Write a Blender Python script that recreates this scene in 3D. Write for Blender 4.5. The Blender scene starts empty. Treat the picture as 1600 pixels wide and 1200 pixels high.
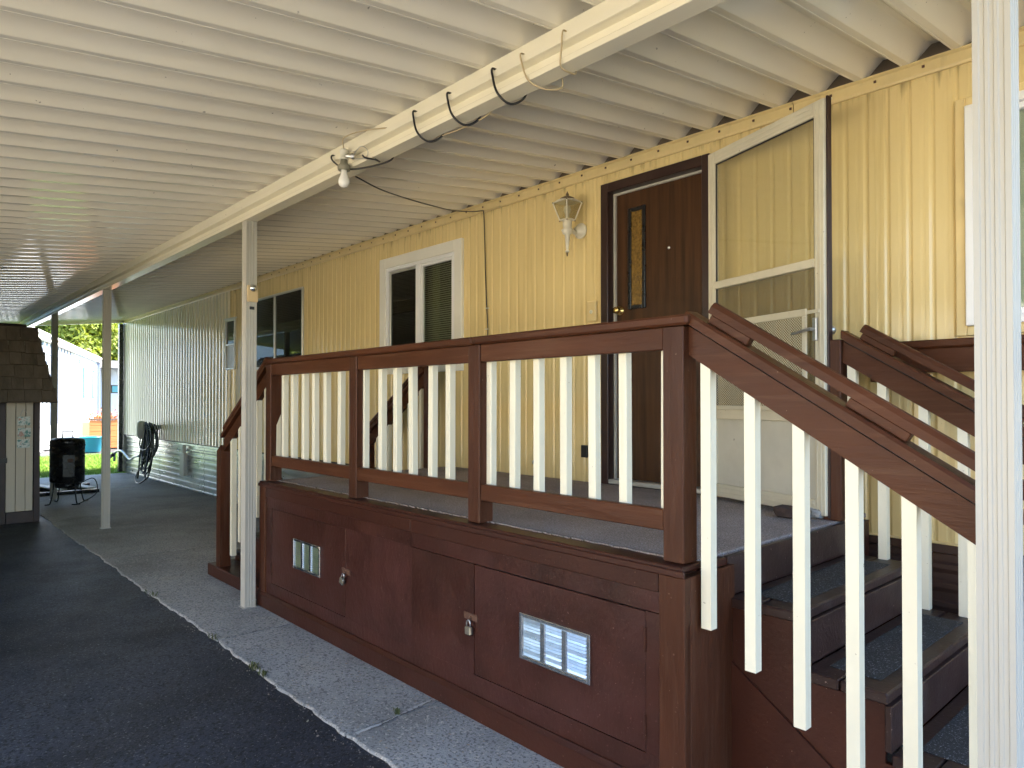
import bpy, math, random
from mathutils import Vector, Matrix
random.seed(7)
S = bpy.context.scene
COL = S.collection
R = math.radians

# ------------------------------------------------------------------ camera
cam_d = bpy.data.cameras.new('camera')
cam = bpy.data.objects.new('camera', cam_d)
COL.objects.link(cam)
cam_d.sensor_fit = 'HORIZONTAL'
cam_d.sensor_width = 36.0
cam_d.lens = 36.0 * 1090.0 / 1600.0
cam_d.shift_y = 13.7 / 1600.0
cam_d.clip_start = 0.05
cam_d.clip_end = 900
_a, _t = math.atan2(995, 1090), R(0.7)
_f = Vector((-math.cos(_a) * math.cos(_t), math.sin(_a) * math.cos(_t), math.sin(_t)))
cam.location = (0, 0, 1.5)
cam.rotation_euler = _f.to_track_quat('-Z', 'Y').to_euler()
S.camera = cam

# ------------------------------------------------------------------ sky, sun, exposure
SUN_DIR = Vector((0.20, 0.70, 0.68)).normalized()
W = bpy.data.worlds.new('World')
S.world = W
W.use_nodes = True
wn, wl = W.node_tree.nodes, W.node_tree.links
wn.clear()
sky = wn.new('ShaderNodeTexSky')
sky.sky_type = 'NISHITA'
sky.sun_disc = False
sky.sun_elevation = math.asin(SUN_DIR.z)
sky.sun_rotation = math.atan2(SUN_DIR.x, SUN_DIR.y)
sky.air_density = 1.0
sky.dust_density = 0.4
sky.ozone_density = 2.6
bg = wn.new('ShaderNodeBackground')
bg.inputs['Strength'].default_value = 0.15
wo = wn.new('ShaderNodeOutputWorld')
wl.new(sky.outputs[0], bg.inputs[0])
wl.new(bg.outputs[0], wo.inputs[0])
sl = bpy.data.lights.new('sun', 'SUN')
sl.energy = 5.0
sl.angle = R(0.55)
sl.color = (1.0, 0.90, 0.74)
so = bpy.data.objects.new('sun', sl)
so.rotation_euler = (-SUN_DIR).to_track_quat('-Z', 'Y').to_euler()
so.location = (0, 20, 20)
COL.objects.link(so)
S.view_settings.view_transform = 'Standard'
S.view_settings.look = 'None'
S.view_settings.exposure = 2.6
S.view_settings.gamma = 1.0
S.view_settings.use_curve_mapping = False
S.cycles.use_denoising = True
try:
    S.cycles.denoiser = 'OPENIMAGEDENOISE'
except Exception:
    pass
S.cycles.max_bounces = 12
S.cycles.diffuse_bounces = 4
S.cycles.use_adaptive_sampling = True
S.cycles.adaptive_threshold = 0.02
S.cycles.glossy_bounces = 5
S.cycles.transparent_max_bounces = 12
S.cycles.transmission_bounces = 4
S.cycles.caustics_reflective = False
S.cycles.caustics_refractive = False
S.cycles.sample_clamp_indirect = 6.0


# ------------------------------------------------------------------ materials
def mk(name, col, rough=0.5, metal=0.0, var=0.10, vscale=3.0, vst=(1, 1, 1), bump=0.0, bscale=80.0, bst=(1, 1, 1),
       specks=(), spec=0.5, coat=0.0, hue=0.0, rvar=0.0, streak=None, blotch=None):
    m = bpy.data.materials.new(name)
    m.use_nodes = True
    n, l = m.node_tree.nodes, m.node_tree.links
    b = n['Principled BSDF']
    tc = n.new('ShaderNodeTexCoord')
    oi = n.new('ShaderNodeObjectInfo')
    mul = n.new('ShaderNodeMath'); mul.operation = 'MULTIPLY'; mul.inputs[1].default_value = 41.0
    l.new(oi.outputs['Random'], mul.inputs[0])
    add = n.new('ShaderNodeVectorMath'); add.operation = 'ADD'
    l.new(tc.outputs['Object'], add.inputs[0]); l.new(mul.outputs[0], add.inputs[1])

    def noise(scale, st, detail=4, rough_=0.6):
        mp = n.new('ShaderNodeMapping'); mp.inputs['Scale'].default_value = st
        l.new(add.outputs[0], mp.inputs['Vector'])
        t = n.new('ShaderNodeTexNoise'); t.inputs['Scale'].default_value = scale
        t.inputs['Detail'].default_value = detail; t.inputs['Roughness'].default_value = rough_
        l.new(mp.outputs[0], t.inputs['Vector'])
        return t.outputs['Fac']

    def ramp(src, p0, p1, c0=(0, 0, 0, 1), c1=(1, 1, 1, 1)):
        r = n.new('ShaderNodeValToRGB')
        r.color_ramp.elements[0].position = p0; r.color_ramp.elements[1].position = p1
        r.color_ramp.elements[0].color = c0; r.color_ramp.elements[1].color = c1
        l.new(src, r.inputs[0])
        return r.outputs[0]

    def mixc(fac, a, c):
        x = n.new('ShaderNodeMix'); x.data_type = 'RGBA'
        if isinstance(fac, float): x.inputs[0].default_value = fac
        else: l.new(fac, x.inputs[0])
        for s, v in ((6, a), (7, c)):
            if isinstance(v, tuple): x.inputs[s].default_value = (*v[:3], 1)
            else: l.new(v, x.inputs[s])
        return x.outputs[2]
    lo = tuple(max(0, c * (1 - var * (1 + hue * k))) for k, c in enumerate(col))
    hi = tuple(min(1, c * (1 + var * (1 - hue * k))) for k, c in enumerate(col))
    c = ramp(noise(vscale, vst), 0.3, 0.7, (*lo, 1), (*hi, 1))
    if blotch:      # (scale, stretch, p0, p1, colour, strength)
        sc, st, p0, p1, cc, k = blotch
        f = ramp(noise(sc, st, 5, 0.65), p0, p1, (0, 0, 0, 1), (k, k, k, 1))
        c = mixc(f, c, cc)
    if streak:
        sc, st, p0, p1, cc, k = streak
        f = ramp(noise(sc, st, 3, 0.6), p0, p1, (0, 0, 0, 1), (k, k, k, 1))
        c = mixc(f, c, cc)
    for sc, p0, p1, cc in specks:
        f = ramp(noise(sc, (1, 1, 1), 2, 0.5), p0, p1)
        c = mixc(f, c, cc)
    l.new(c, b.inputs['Base Color'])
    b.inputs['Metallic'].default_value = metal
    b.inputs['Specular IOR Level'].default_value = spec
    if coat:
        b.inputs['Coat Weight'].default_value = coat
        b.inputs['Coat Roughness'].default_value = 0.12
    if rvar:
        rr = n.new('ShaderNodeMapRange')
        rr.inputs['To Min'].default_value = max(0.02, rough - rvar); rr.inputs['To Max'].default_value = rough + rvar
        l.new(noise(vscale * 2.3, vst), rr.inputs[0])
        l.new(rr.outputs[0], b.inputs['Roughness'])
    else:
        b.inputs['Roughness'].default_value = rough
    if bump:
        bp = n.new('ShaderNodeBump'); bp.inputs['Strength'].default_value = bump
        bp.inputs['Distance'].default_value = 0.004
        l.new(noise(bscale, bst, 5, 0.6), bp.inputs['Height'])
        l.new(bp.outputs[0], b.inputs['Normal'])
    return m


def glassy(name, tint, refl_rough=0.02, trans=0.85, dirt=0.06, dirtcol=(0.5, 0.48, 0.4)):
    """thin pane: clear transmission plus fresnel reflection and a film of dirt"""
    m = bpy.data.materials.new(name); m.use_nodes = True
    n, l = m.node_tree.nodes, m.node_tree.links
    n.clear()
    o = n.new('ShaderNodeOutputMaterial')
    tr = n.new('ShaderNodeBsdfTransparent'); tr.inputs[0].default_value = (*[t * trans for t in tint], 1)
    gl = n.new('ShaderNodeBsdfGlossy'); gl.inputs['Roughness'].default_value = refl_rough
    gl.inputs[0].default_value = (1, 1, 1, 1)
    fr = n.new('ShaderNodeFresnel')
    ge = n.new('ShaderNodeNewGeometry')     # keep one refractive index on both faces of the thin sheet
    mr = n.new('ShaderNodeMapRange'); mr.inputs['To Min'].default_value = 1.5; mr.inputs['To Max'].default_value = 1 / 1.5
    l.new(ge.outputs['Backfacing'], mr.inputs[0]); l.new(mr.outputs[0], fr.inputs[0])
    df = n.new('ShaderNodeBsdfDiffuse'); df.inputs[0].default_value = (*dirtcol, 1)
    m1 = n.new('ShaderNodeMixShader'); m1.inputs[0].default_value = dirt
    l.new(tr.outputs[0], m1.inputs[1]); l.new(df.outputs[0], m1.inputs[2])
    m2 = n.new('ShaderNodeMixShader')
    l.new(fr.outputs[0], m2.inputs[0]); l.new(m1.outputs[0], m2.inputs[1]); l.new(gl.outputs[0], m2.inputs[2])
    l.new(m2.outputs[0], o.inputs[0])
    return m


def perforated(name, col, pitch, hole):
    """sheet metal punched with staggered round holes"""
    m = bpy.data.materials.new(name); m.use_nodes = True
    n, l = m.node_tree.nodes, m.node_tree.links
    b = n['Principled BSDF']; out = n['Material Output']
    b.inputs['Base Color'].default_value = (*col, 1); b.inputs['Roughness'].default_value = 0.45
    tc = n.new('ShaderNodeTexCoord'); sp = n.new('ShaderNodeSeparateXYZ')
    l.new(tc.outputs['Object'], sp.inputs[0])

    def M(op, a, c=None):
        x = n.new('ShaderNodeMath'); x.operation = op
        for i, v in enumerate((a, c)):
            if v is None: continue
            if isinstance(v, (int, float)): x.inputs[i].default_value = v
            else: l.new(v, x.inputs[i])
        return x.outputs[0]
    u, v = M('DIVIDE', sp.outputs['X'], pitch * 1.06), M('DIVIDE', sp.outputs['Z'], pitch)

    def cell(du, dv):
        a = M('SUBTRACT', M('FRACT', M('ADD', u, du)), 0.5)
        c = M('SUBTRACT', M('FRACT', M('ADD', v, dv)), 0.5)
        return M('ADD', M('MULTIPLY', a, a), M('MULTIPLY', c, c))
    d = M('MINIMUM', cell(0, 0), cell(0.5, 0.5))
    f = M('LESS_THAN', d, (hole / pitch / 2) ** 2)
    tr = n.new('ShaderNodeBsdfTransparent')
    mx = n.new('ShaderNodeMixShader')
    l.new(f, mx.inputs[0]); l.new(b.outputs[0], mx.inputs[1]); l.new(tr.outputs[0], mx.inputs[2])
    l.new(mx.outputs[0], out.inputs[0])
    return m


BROWN = (0.047, 0.0150, 0.0092)
M = {}
M['brown'] = mk('brown_paint', BROWN, 0.38, spec=0.25, var=0.16, vscale=2.2, bump=0.35, bscale=55, bst=(1, 1, 1), rvar=0.1,
                specks=((140, 0.74, 0.80, (0.32, 0.22, 0.17)),), blotch=(1.3, (1, 1, 1), 0.5, 0.75, (0.034, 0.0135, 0.0105), 0.7))
M['brown_x'] = mk('brown_painted_rail', (0.074, 0.0255, 0.0115), 0.42, spec=0.18, var=0.28, vscale=3, vst=(0.3, 1.2, 1.5), bump=1.0, bscale=30, bst=(0.14, 1, 1), rvar=0.12,
                  streak=(7, (0.22, 1, 5), 0.54, 0.74, (0.125, 0.058, 0.031), 0.6), blotch=(9, (1, 1, 1), 0.66, 0.72, (0.022, 0.010, 0.007), 0.7),
                  specks=((80, 0.755, 0.80, (0.26, 0.18, 0.13)),))
M['brown_z'] = mk('brown_painted_post', (0.066, 0.0230, 0.0115), 0.42, spec=0.20, var=0.28, vscale=3, vst=(1.5, 1.5, 0.3), bump=1.0, bscale=40, bst=(1, 1, 0.12), rvar=0.12,
                  streak=(9, (4, 4, 0.25), 0.54, 0.74, (0.100, 0.052, 0.033), 0.6), blotch=(10, (1, 1, 1), 0.67, 0.72, (0.022, 0.010, 0.007), 0.7),
                  specks=((80, 0.755, 0.80, (0.26, 0.18, 0.13)),))
M['brown_ply'] = mk('brown_painted_plywood', (0.041, 0.0125, 0.0082), 0.36, spec=0.32, var=0.36, vscale=2.6, bump=0.7, bscale=42, bst=(1, 1, 0.6), rvar=0.16,
                    specks=((75, 0.66, 0.74, (0.090, 0.038, 0.034)), (110, 0.735, 0.77, (0.26, 0.17, 0.15))),
                    blotch=(1.4, (1, 1, 1), 0.46, 0.70, (0.066, 0.023, 0.019), 0.9))
M['brown_worn'] = mk('brown_worn_step_paint', (0.031, 0.0155, 0.0135), 0.42, spec=0.3, var=0.22, vscale=4, bump=0.4, bscale=60, rvar=0.12,
                     specks=((90, 0.72, 0.77, (0.30, 0.22, 0.20)),), blotch=(5, (1, 1, 1), 0.55, 0.75, (0.075, 0.055, 0.050), 0.6))
M['grip'] = mk('black_grit_strip', (0.016, 0.017, 0.019), 0.75, var=0.3, vscale=30, bump=1.0, bscale=220,
               specks=((130, 0.60, 0.68, (0.16, 0.17, 0.19)), (170, 0.66, 0.72, (0.30, 0.31, 0.33))))
M['carpet'] = mk('outdoor_carpet', (0.34, 0.285, 0.265), 0.95, var=0.18, vscale=2.5, bump=1.0, bscale=260, spec=0.1,
                 specks=((150, 0.52, 0.64, (0.13, 0.115, 0.11)), (130, 0.60, 0.68, (0.50, 0.46, 0.45))))
M['cream'] = mk('cream_baluster_paint', (0.78, 0.745, 0.60), 0.42, var=0.05, vscale=5, vst=(1, 1, 0.3), bump=0.25, bscale=60, bst=(1, 1, 0.15),
                streak=(5, (3, 3, 0.3), 0.58, 0.78, (0.60, 0.56, 0.43), 0.55), specks=((70, 0.745, 0.79, (0.40, 0.34, 0.24)),))
M['alum'] = mk('white_aluminium_paint', (0.76, 0.735, 0.65), 0.17, var=0.03, vscale=2, spec=0.55, rvar=0.05,
               specks=((60, 0.79, 0.83, (0.35, 0.33, 0.28)),))
M['beam'] = mk('cream_aluminium_beam', (0.80, 0.75, 0.60), 0.14, var=0.04, vscale=2, spec=0.6, rvar=0.04,
               specks=((45, 0.77, 0.81, (0.30, 0.24, 0.16)),))
M['roofpan'] = mk('roof_pan_paint', (0.87, 0.82, 0.70), 0.11, var=0.035, vscale=1.3, vst=(1, 0.3, 1), spec=0.5, rvar=0.03, bump=0.03, bscale=6,
                  specks=((30, 0.75, 0.80, (0.42, 0.39, 0.33)), (60, 0.765, 0.80, (0.26, 0.23, 0.18))))
M['postpaint'] = mk('fluted_post_paint', (0.455, 0.44, 0.395), 0.34, var=0.02, vscale=0.8, vst=(1, 1, 0.4), spec=0.4)
M['siding'] = mk('cream_yellow_siding', (0.735, 0.585, 0.285), 0.15, var=0.05, vscale=1.2, vst=(1, 1, 0.4), spec=0.5, rvar=0.06, bump=0.06, bscale=5,
                 bst=(3, 3, 0.4),
                 streak=(14, (2.2, 2.2, 0.09), 0.55, 0.8, (0.50, 0.37, 0.155), 0.5), specks=((55, 0.78, 0.81, (0.25, 0.18, 0.1)),))
M['siding_far'] = mk('pale_cream_siding', (0.80, 0.73, 0.53), 0.15, var=0.05, vscale=1.2, vst=(1, 1, 0.4), spec=0.6, rvar=0.05)  # paler cream for the deeper ribbed far panels
M['trimyellow'] = mk('yellow_eave_trim', (0.74, 0.585, 0.29), 0.4, var=0.08, vscale=4, streak=(10, (1, 1, 0.3), 0.6, 0.8, (0.3, 0.23, 0.13), 0.5))
M['fascia'] = mk('dark_fascia_wood', (0.10, 0.075, 0.05), 0.8, var=0.3, vscale=5)
M['galv'] = mk('silver_metal_skirting', (0.60, 0.60, 0.58), 0.30, metal=0.85, var=0.12, vscale=3, rvar=0.1,
               blotch=(2.2, (1, 1, 1), 0.5, 0.75, (0.36, 0.33, 0.24), 0.6))
M['brownskirt'] = mk('brown_metal_skirting', (0.060, 0.033, 0.026), 0.4, var=0.15, vscale=3)
M['louver'] = mk('louver_aluminium', (0.62, 0.66, 0.74), 0.30, metal=1.0, var=0.1, vscale=25, rvar=0.08)
M['steel'] = mk('bright_aluminium', (0.70, 0.72, 0.74), 0.24, metal=1.0, var=0.03, vscale=8)
M['steelgrey'] = mk('grey_zinc', (0.50, 0.51, 0.52), 0.35, metal=0.9, var=0.1, vscale=20)
M['brass'] = mk('brass', (0.80, 0.55, 0.20), 0.22, metal=1.0, var=0.05)
M['rust'] = mk('rusty_hasp', (0.12, 0.06, 0.04), 0.6, metal=0.3, var=0.3, vscale=30)
M['whiteframe'] = mk('white_window_trim', (0.80, 0.79, 0.72), 0.4, var=0.04, specks=((60, 0.78, 0.81, (0.4, 0.36, 0.28)),))
M['vinyl'] = mk('white_vinyl', (0.84, 0.85, 0.86), 0.3, var=0.02)
M['agedalum'] = mk('aged_white_storm_door', (0.66, 0.62, 0.49), 0.4, var=0.08, vscale=5, bump=0.1, bscale=30,
                   specks=((60, 0.74, 0.79, (0.30, 0.25, 0.16)),), blotch=(4, (1, 1, 1), 0.6, 0.8, (0.48, 0.44, 0.33), 0.6))
M['kick'] = mk('aged_kick_panel', (0.62, 0.60, 0.51), 0.35, var=0.07, vscale=4, specks=((28, 0.755, 0.785, (0.25, 0.21, 0.15)),),
               blotch=(3, (1, 1, 1), 0.55, 0.8, (0.48, 0.46, 0.38), 0.6))
M['darkjamb'] = mk('dark_brown_jamb', (0.035, 0.016, 0.013), 0.35, var=0.2, vscale=4)
M['weather'] = mk('grey_weatherstrip', (0.45, 0.43, 0.38), 0.45, var=0.1)
M['black'] = mk('black_rubber', (0.012, 0.012, 0.013), 0.4, var=0.2, vscale=9)
M['blackmetal'] = mk('black_enamel', (0.010, 0.010, 0.011), 0.28, var=0.2, vscale=5, rvar=0.1)
M['tan'] = mk('tan_cord', (0.50, 0.40, 0.24), 0.5, var=0.08)
M['lantern'] = mk('ivory_lantern_metal', (0.74, 0.70, 0.58), 0.4, var=0.06, vscale=14)
M['bronze'] = mk('weathered_bronze', (0.16, 0.11, 0.06), 0.5, var=0.3, vscale=30)
M['bulb'] = mk('frosted_bulb', (0.86, 0.85, 0.82), 0.25, var=0.01)
M['socket'] = mk('grey_socket', (0.24, 0.23, 0.17), 0.6, var=0.1)
M['boxgrey'] = mk('pale_junction_box', (0.62, 0.61, 0.52), 0.45, var=0.06)
M['woodtan'] = mk('tan_wood_block', (0.66, 0.50, 0.28), 0.6, var=0.1, vscale=8, vst=(1, 1, 0.2))
M['interior'] = mk('dim_room', (0.05, 0.045, 0.04), 0.9, var=0.1)
M['blind'] = mk('mini_blind', (0.62, 0.61, 0.52), 0.5, var=0.03)
M['curtain'] = mk('green_curtain', (0.20, 0.22, 0.10), 0.9, var=0.2, vst=(8, 1, 0.2))
M['screenframe'] = mk('window_aluminium', (0.62, 0.62, 0.58), 0.35, metal=0.6, var=0.05)
M['pane'] = glassy('window_pane', (0.80, 0.84, 0.76), 0.02, 0.95, 0.02)
M['darkpane'] = glassy('dark_window_pane', (0.30, 0.32, 0.29), 0.015, 0.7, 0.02)
M['stormpane'] = glassy('storm_door_pane', (0.97, 0.97, 0.93), 0.05, 0.99, 0.07, (0.50, 0.47, 0.36))
M['screenmesh'] = glassy('insect_screen', (0.84, 0.82, 0.76), 0.5, 0.90, 0.08, (0.22, 0.21, 0.18))
M['lampglass'] = glassy('tan_lantern_glass', (0.92, 0.88, 0.72), 0.10, 0.95, 0.30, (0.50, 0.44, 0.27))
M['frost'] = mk('frosted_pane', (0.55, 0.56, 0.54), 0.35, var=0.05)
M['perf'] = perforated('perforated_guard', (0.68, 0.63, 0.49), 0.0145, 0.0092)
M['shake'] = mk('weathered_wood_shake', (0.105, 0.082, 0.062), 0.85, var=0.35, vscale=9, vst=(1, 1, 0.25), bump=0.8, bscale=50, bst=(1, 1, 0.12))
M['shedboard'] = mk('beige_shed_board', (0.56, 0.50, 0.40), 0.6, var=0.06, vscale=6, vst=(1, 1, 0.2), bump=0.2, bscale=50, bst=(1, 1, 0.15))
M['sheddark'] = mk('dark_brown_shed_trim', (0.042, 0.026, 0.024), 0.5, var=0.2, vscale=6)
M['asphalt'] = mk('driveway_asphalt', (0.029, 0.034, 0.047), 0.58, spec=0.3, var=0.34, vscale=1.3, bump=1.0, bscale=70, rvar=0.14,
                  specks=((60, 0.50, 0.62, (0.015, 0.016, 0.019)), (85, 0.635, 0.69, (0.14, 0.145, 0.155)), (36, 0.715, 0.745, (0.15, 0.15, 0.15))),
                  blotch=(0.55, (1, 0.8, 1), 0.46, 0.66, (0.064, 0.071, 0.090), 0.9), streak=(2.4, (1, 0.35, 1), 0.55, 0.7, (0.020, 0.021, 0.025), 0.7))
M['concrete'] = mk('exposed_aggregate_concrete', (0.35, 0.36, 0.365), 0.8, var=0.20, vscale=1.2, bump=1.0, bscale=75,
                   specks=((70, 0.54, 0.62, (0.16, 0.165, 0.17)), (62, 0.60, 0.68, (0.52, 0.50, 0.46)), (55, 0.68, 0.72, (0.36, 0.28, 0.20)), (120, 0.64, 0.69, (0.10, 0.10, 0.11))),
                   blotch=(0.9, (1, 1, 1), 0.45, 0.68, (0.20, 0.20, 0.19), 0.85), streak=(3.1, (1, 1, 1), 0.60, 0.75, (0.42, 0.39, 0.33), 0.5))
M['bouncepaving'] = mk('pale_bounce_paving', (0.66, 0.60, 0.48), 0.85, var=0.1, vscale=1.5)
M['gritstone'] = mk('grit', (0.20, 0.19, 0.17), 0.8, var=0.3, vscale=40)
M['joint'] = mk('pale_joint_mortar', (0.52, 0.53, 0.54), 0.85, var=0.2, vscale=10, bump=0.5, bscale=90)
M['ground'] = mk('ground_soil', (0.075, 0.085, 0.040), 0.95, var=0.3, vscale=0.4)
M['lawn'] = mk('lawn_soil', (0.11, 0.20, 0.025), 0.95, var=0.3, vscale=2)
M['grass'] = mk('grass_blade', (0.17, 0.29, 0.030), 0.7, var=0.3, vscale=0.8)
M['weed'] = mk('weed_leaf', (0.06, 0.075, 0.025), 0.7, var=0.3, vscale=20)
M['road'] = mk('far_road_asphalt', (0.058, 0.058, 0.062), 0.8, var=0.15, vscale=0.5)
M['nwhite'] = mk('white_neighbour_siding', (0.62, 0.66, 0.72), 0.5, var=0.03)
M['nbatten'] = mk('pale_grey_batten', (0.20, 0.23, 0.30), 0.5, var=0.03)
M['nroof'] = mk('grey_neighbour_roof', (0.30, 0.29, 0.28), 0.7, var=0.1)
M['ntrim'] = mk('warm_white_trim', (0.72, 0.70, 0.66), 0.5, var=0.03)
M['teal'] = mk('teal_plastic', (0.02, 0.25, 0.36), 0.35, var=0.06)
M['teal_frame'] = mk('teal_window_trim', (0.10, 0.36, 0.40), 0.4, var=0.06)
M['cedar'] = mk('orange_cedar', (0.52, 0.18, 0.055), 0.6, var=0.18, vscale=6, vst=(1, 0.25, 2))
M['flower'] = mk('rust_flower', (0.42, 0.17, 0.07), 0.8, var=0.4, vscale=20)
M['leaf'] = mk('yellow_green_leaf', (0.21, 0.255, 0.032), 0.6, var=0.45, vscale=0.45, hue=-0.15)
M['leaf2'] = mk('deep_green_leaf', (0.075, 0.115, 0.020), 0.6, var=0.4, vscale=0.6)
M['bark'] = mk('bark', (0.09, 0.065, 0.045), 0.9, var=0.3, vscale=5, vst=(1, 1, 0.2))
M['beige'] = mk('beige_house_siding', (0.66, 0.55, 0.38), 0.6, var=0.04)
M['rock_dark'] = mk('dark_brown_rock', (0.055, 0.034, 0.028), 0.9, var=0.35, vscale=20, bump=1, bscale=90)
M['rock_grey'] = mk('speckled_grey_rock', (0.30, 0.31, 0.32), 0.85, var=0.3, vscale=30, bump=1, bscale=90,
                    specks=((150, 0.6, 0.68, (0.1, 0.1, 0.1)),))
M['plaque'] = mk('painted_plaque', (0.62, 0.66, 0.62), 0.4, var=0.05, blotch=(26, (1, 1, 1), 0.5, 0.58, (0.06, 0.24, 0.22), 0.9),
                 streak=(19, (1, 1, 1), 0.58, 0.64, (0.45, 0.22, 0.16), 0.8))
M['white'] = mk('white_board', (0.70, 0.70, 0.68), 0.5, var=0.05)
M['bluehose'] = mk('dark_blue_hose', (0.012, 0.020, 0.055), 0.35, var=0.1)
M['palegrey'] = mk('pale_grey_plastic', (0.55, 0.56, 0.52), 0.45, var=0.06)


def wood_door():
    m = mk('walnut_door_grain', (0.058, 0.025, 0.010), 0.40, spec=0.3, var=0.45, vscale=5, vst=(5, 1, 0.22), bump=0.1, bscale=40, bst=(4, 1, 0.1))
    return m


def amber_glass():
    m = mk('amber_pebbled_glass', (0.20, 0.115, 0.022), 0.14, var=0.5, vscale=60, bump=1.0, bscale=55, spec=0.8)
    m.node_tree.nodes['Principled BSDF'].inputs['Metallic'].default_value = 0.25
    return m


def eave_streaks(m):
    n, l = m.node_tree.nodes, m.node_tree.links
    b = n['Principled BSDF']
    src = b.inputs['Base Color'].links[0].from_socket
    tc = n.new('ShaderNodeTexCoord')
    mp = n.new('ShaderNodeMapping'); mp.inputs['Scale'].default_value = (26, 1, 0.7)
    l.new(tc.outputs['Object'], mp.inputs[0])
    t = n.new('ShaderNodeTexNoise'); t.inputs['Scale'].default_value = 1.0; t.inputs['Detail'].default_value = 4
    l.new(mp.outputs[0], t.inputs['Vector'])
    sp = n.new('ShaderNodeSeparateXYZ'); l.new(tc.outputs['Object'], sp.inputs[0])
    mr = n.new('ShaderNodeMapRange'); mr.inputs['From Min'].default_value = 2.80; mr.inputs['From Max'].default_value = 3.16
    l.new(sp.outputs['Z'], mr.inputs[0])
    # a run starts at the trim and reaches a random distance down
    ad = n.new('ShaderNodeMath'); ad.operation = 'MULTIPLY'; l.new(mr.outputs[0], ad.inputs[0]); l.new(t.outputs['Fac'], ad.inputs[1])
    r = n.new('ShaderNodeValToRGB'); r.color_ramp.elements[0].position = 0.47; r.color_ramp.elements[1].position = 0.66
    r.color_ramp.elements[1].color = (0.75, 0.75, 0.75, 1)
    l.new(ad.outputs[0], r.inputs[0])
    x = n.new('ShaderNodeMix'); x.data_type = 'RGBA'
    l.new(r.outputs[0], x.inputs[0]); l.new(src, x.inputs[6]); x.inputs[7].default_value = (0.20, 0.14, 0.06, 1)
    l.new(x.outputs[2], b.inputs['Base Color'])


def translucent(m, col, k):
    n, l = m.node_tree.nodes, m.node_tree.links
    t = n.new('ShaderNodeBsdfTranslucent'); t.inputs[0].default_value = (*col, 1)
    x = n.new('ShaderNodeMixShader'); x.inputs[0].default_value = k
    l.new(n['Principled BSDF'].outputs[0], x.inputs[1]); l.new(t.outputs[0], x.inputs[2])
    l.new(x.outputs[0], n['Material Output'].inputs[0])


translucent(M['leaf'], (0.26, 0.31, 0.03), 0.4)
eave_streaks(M['siding'])
M['door'] = wood_door()
M['amber'] = amber_glass()


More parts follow.
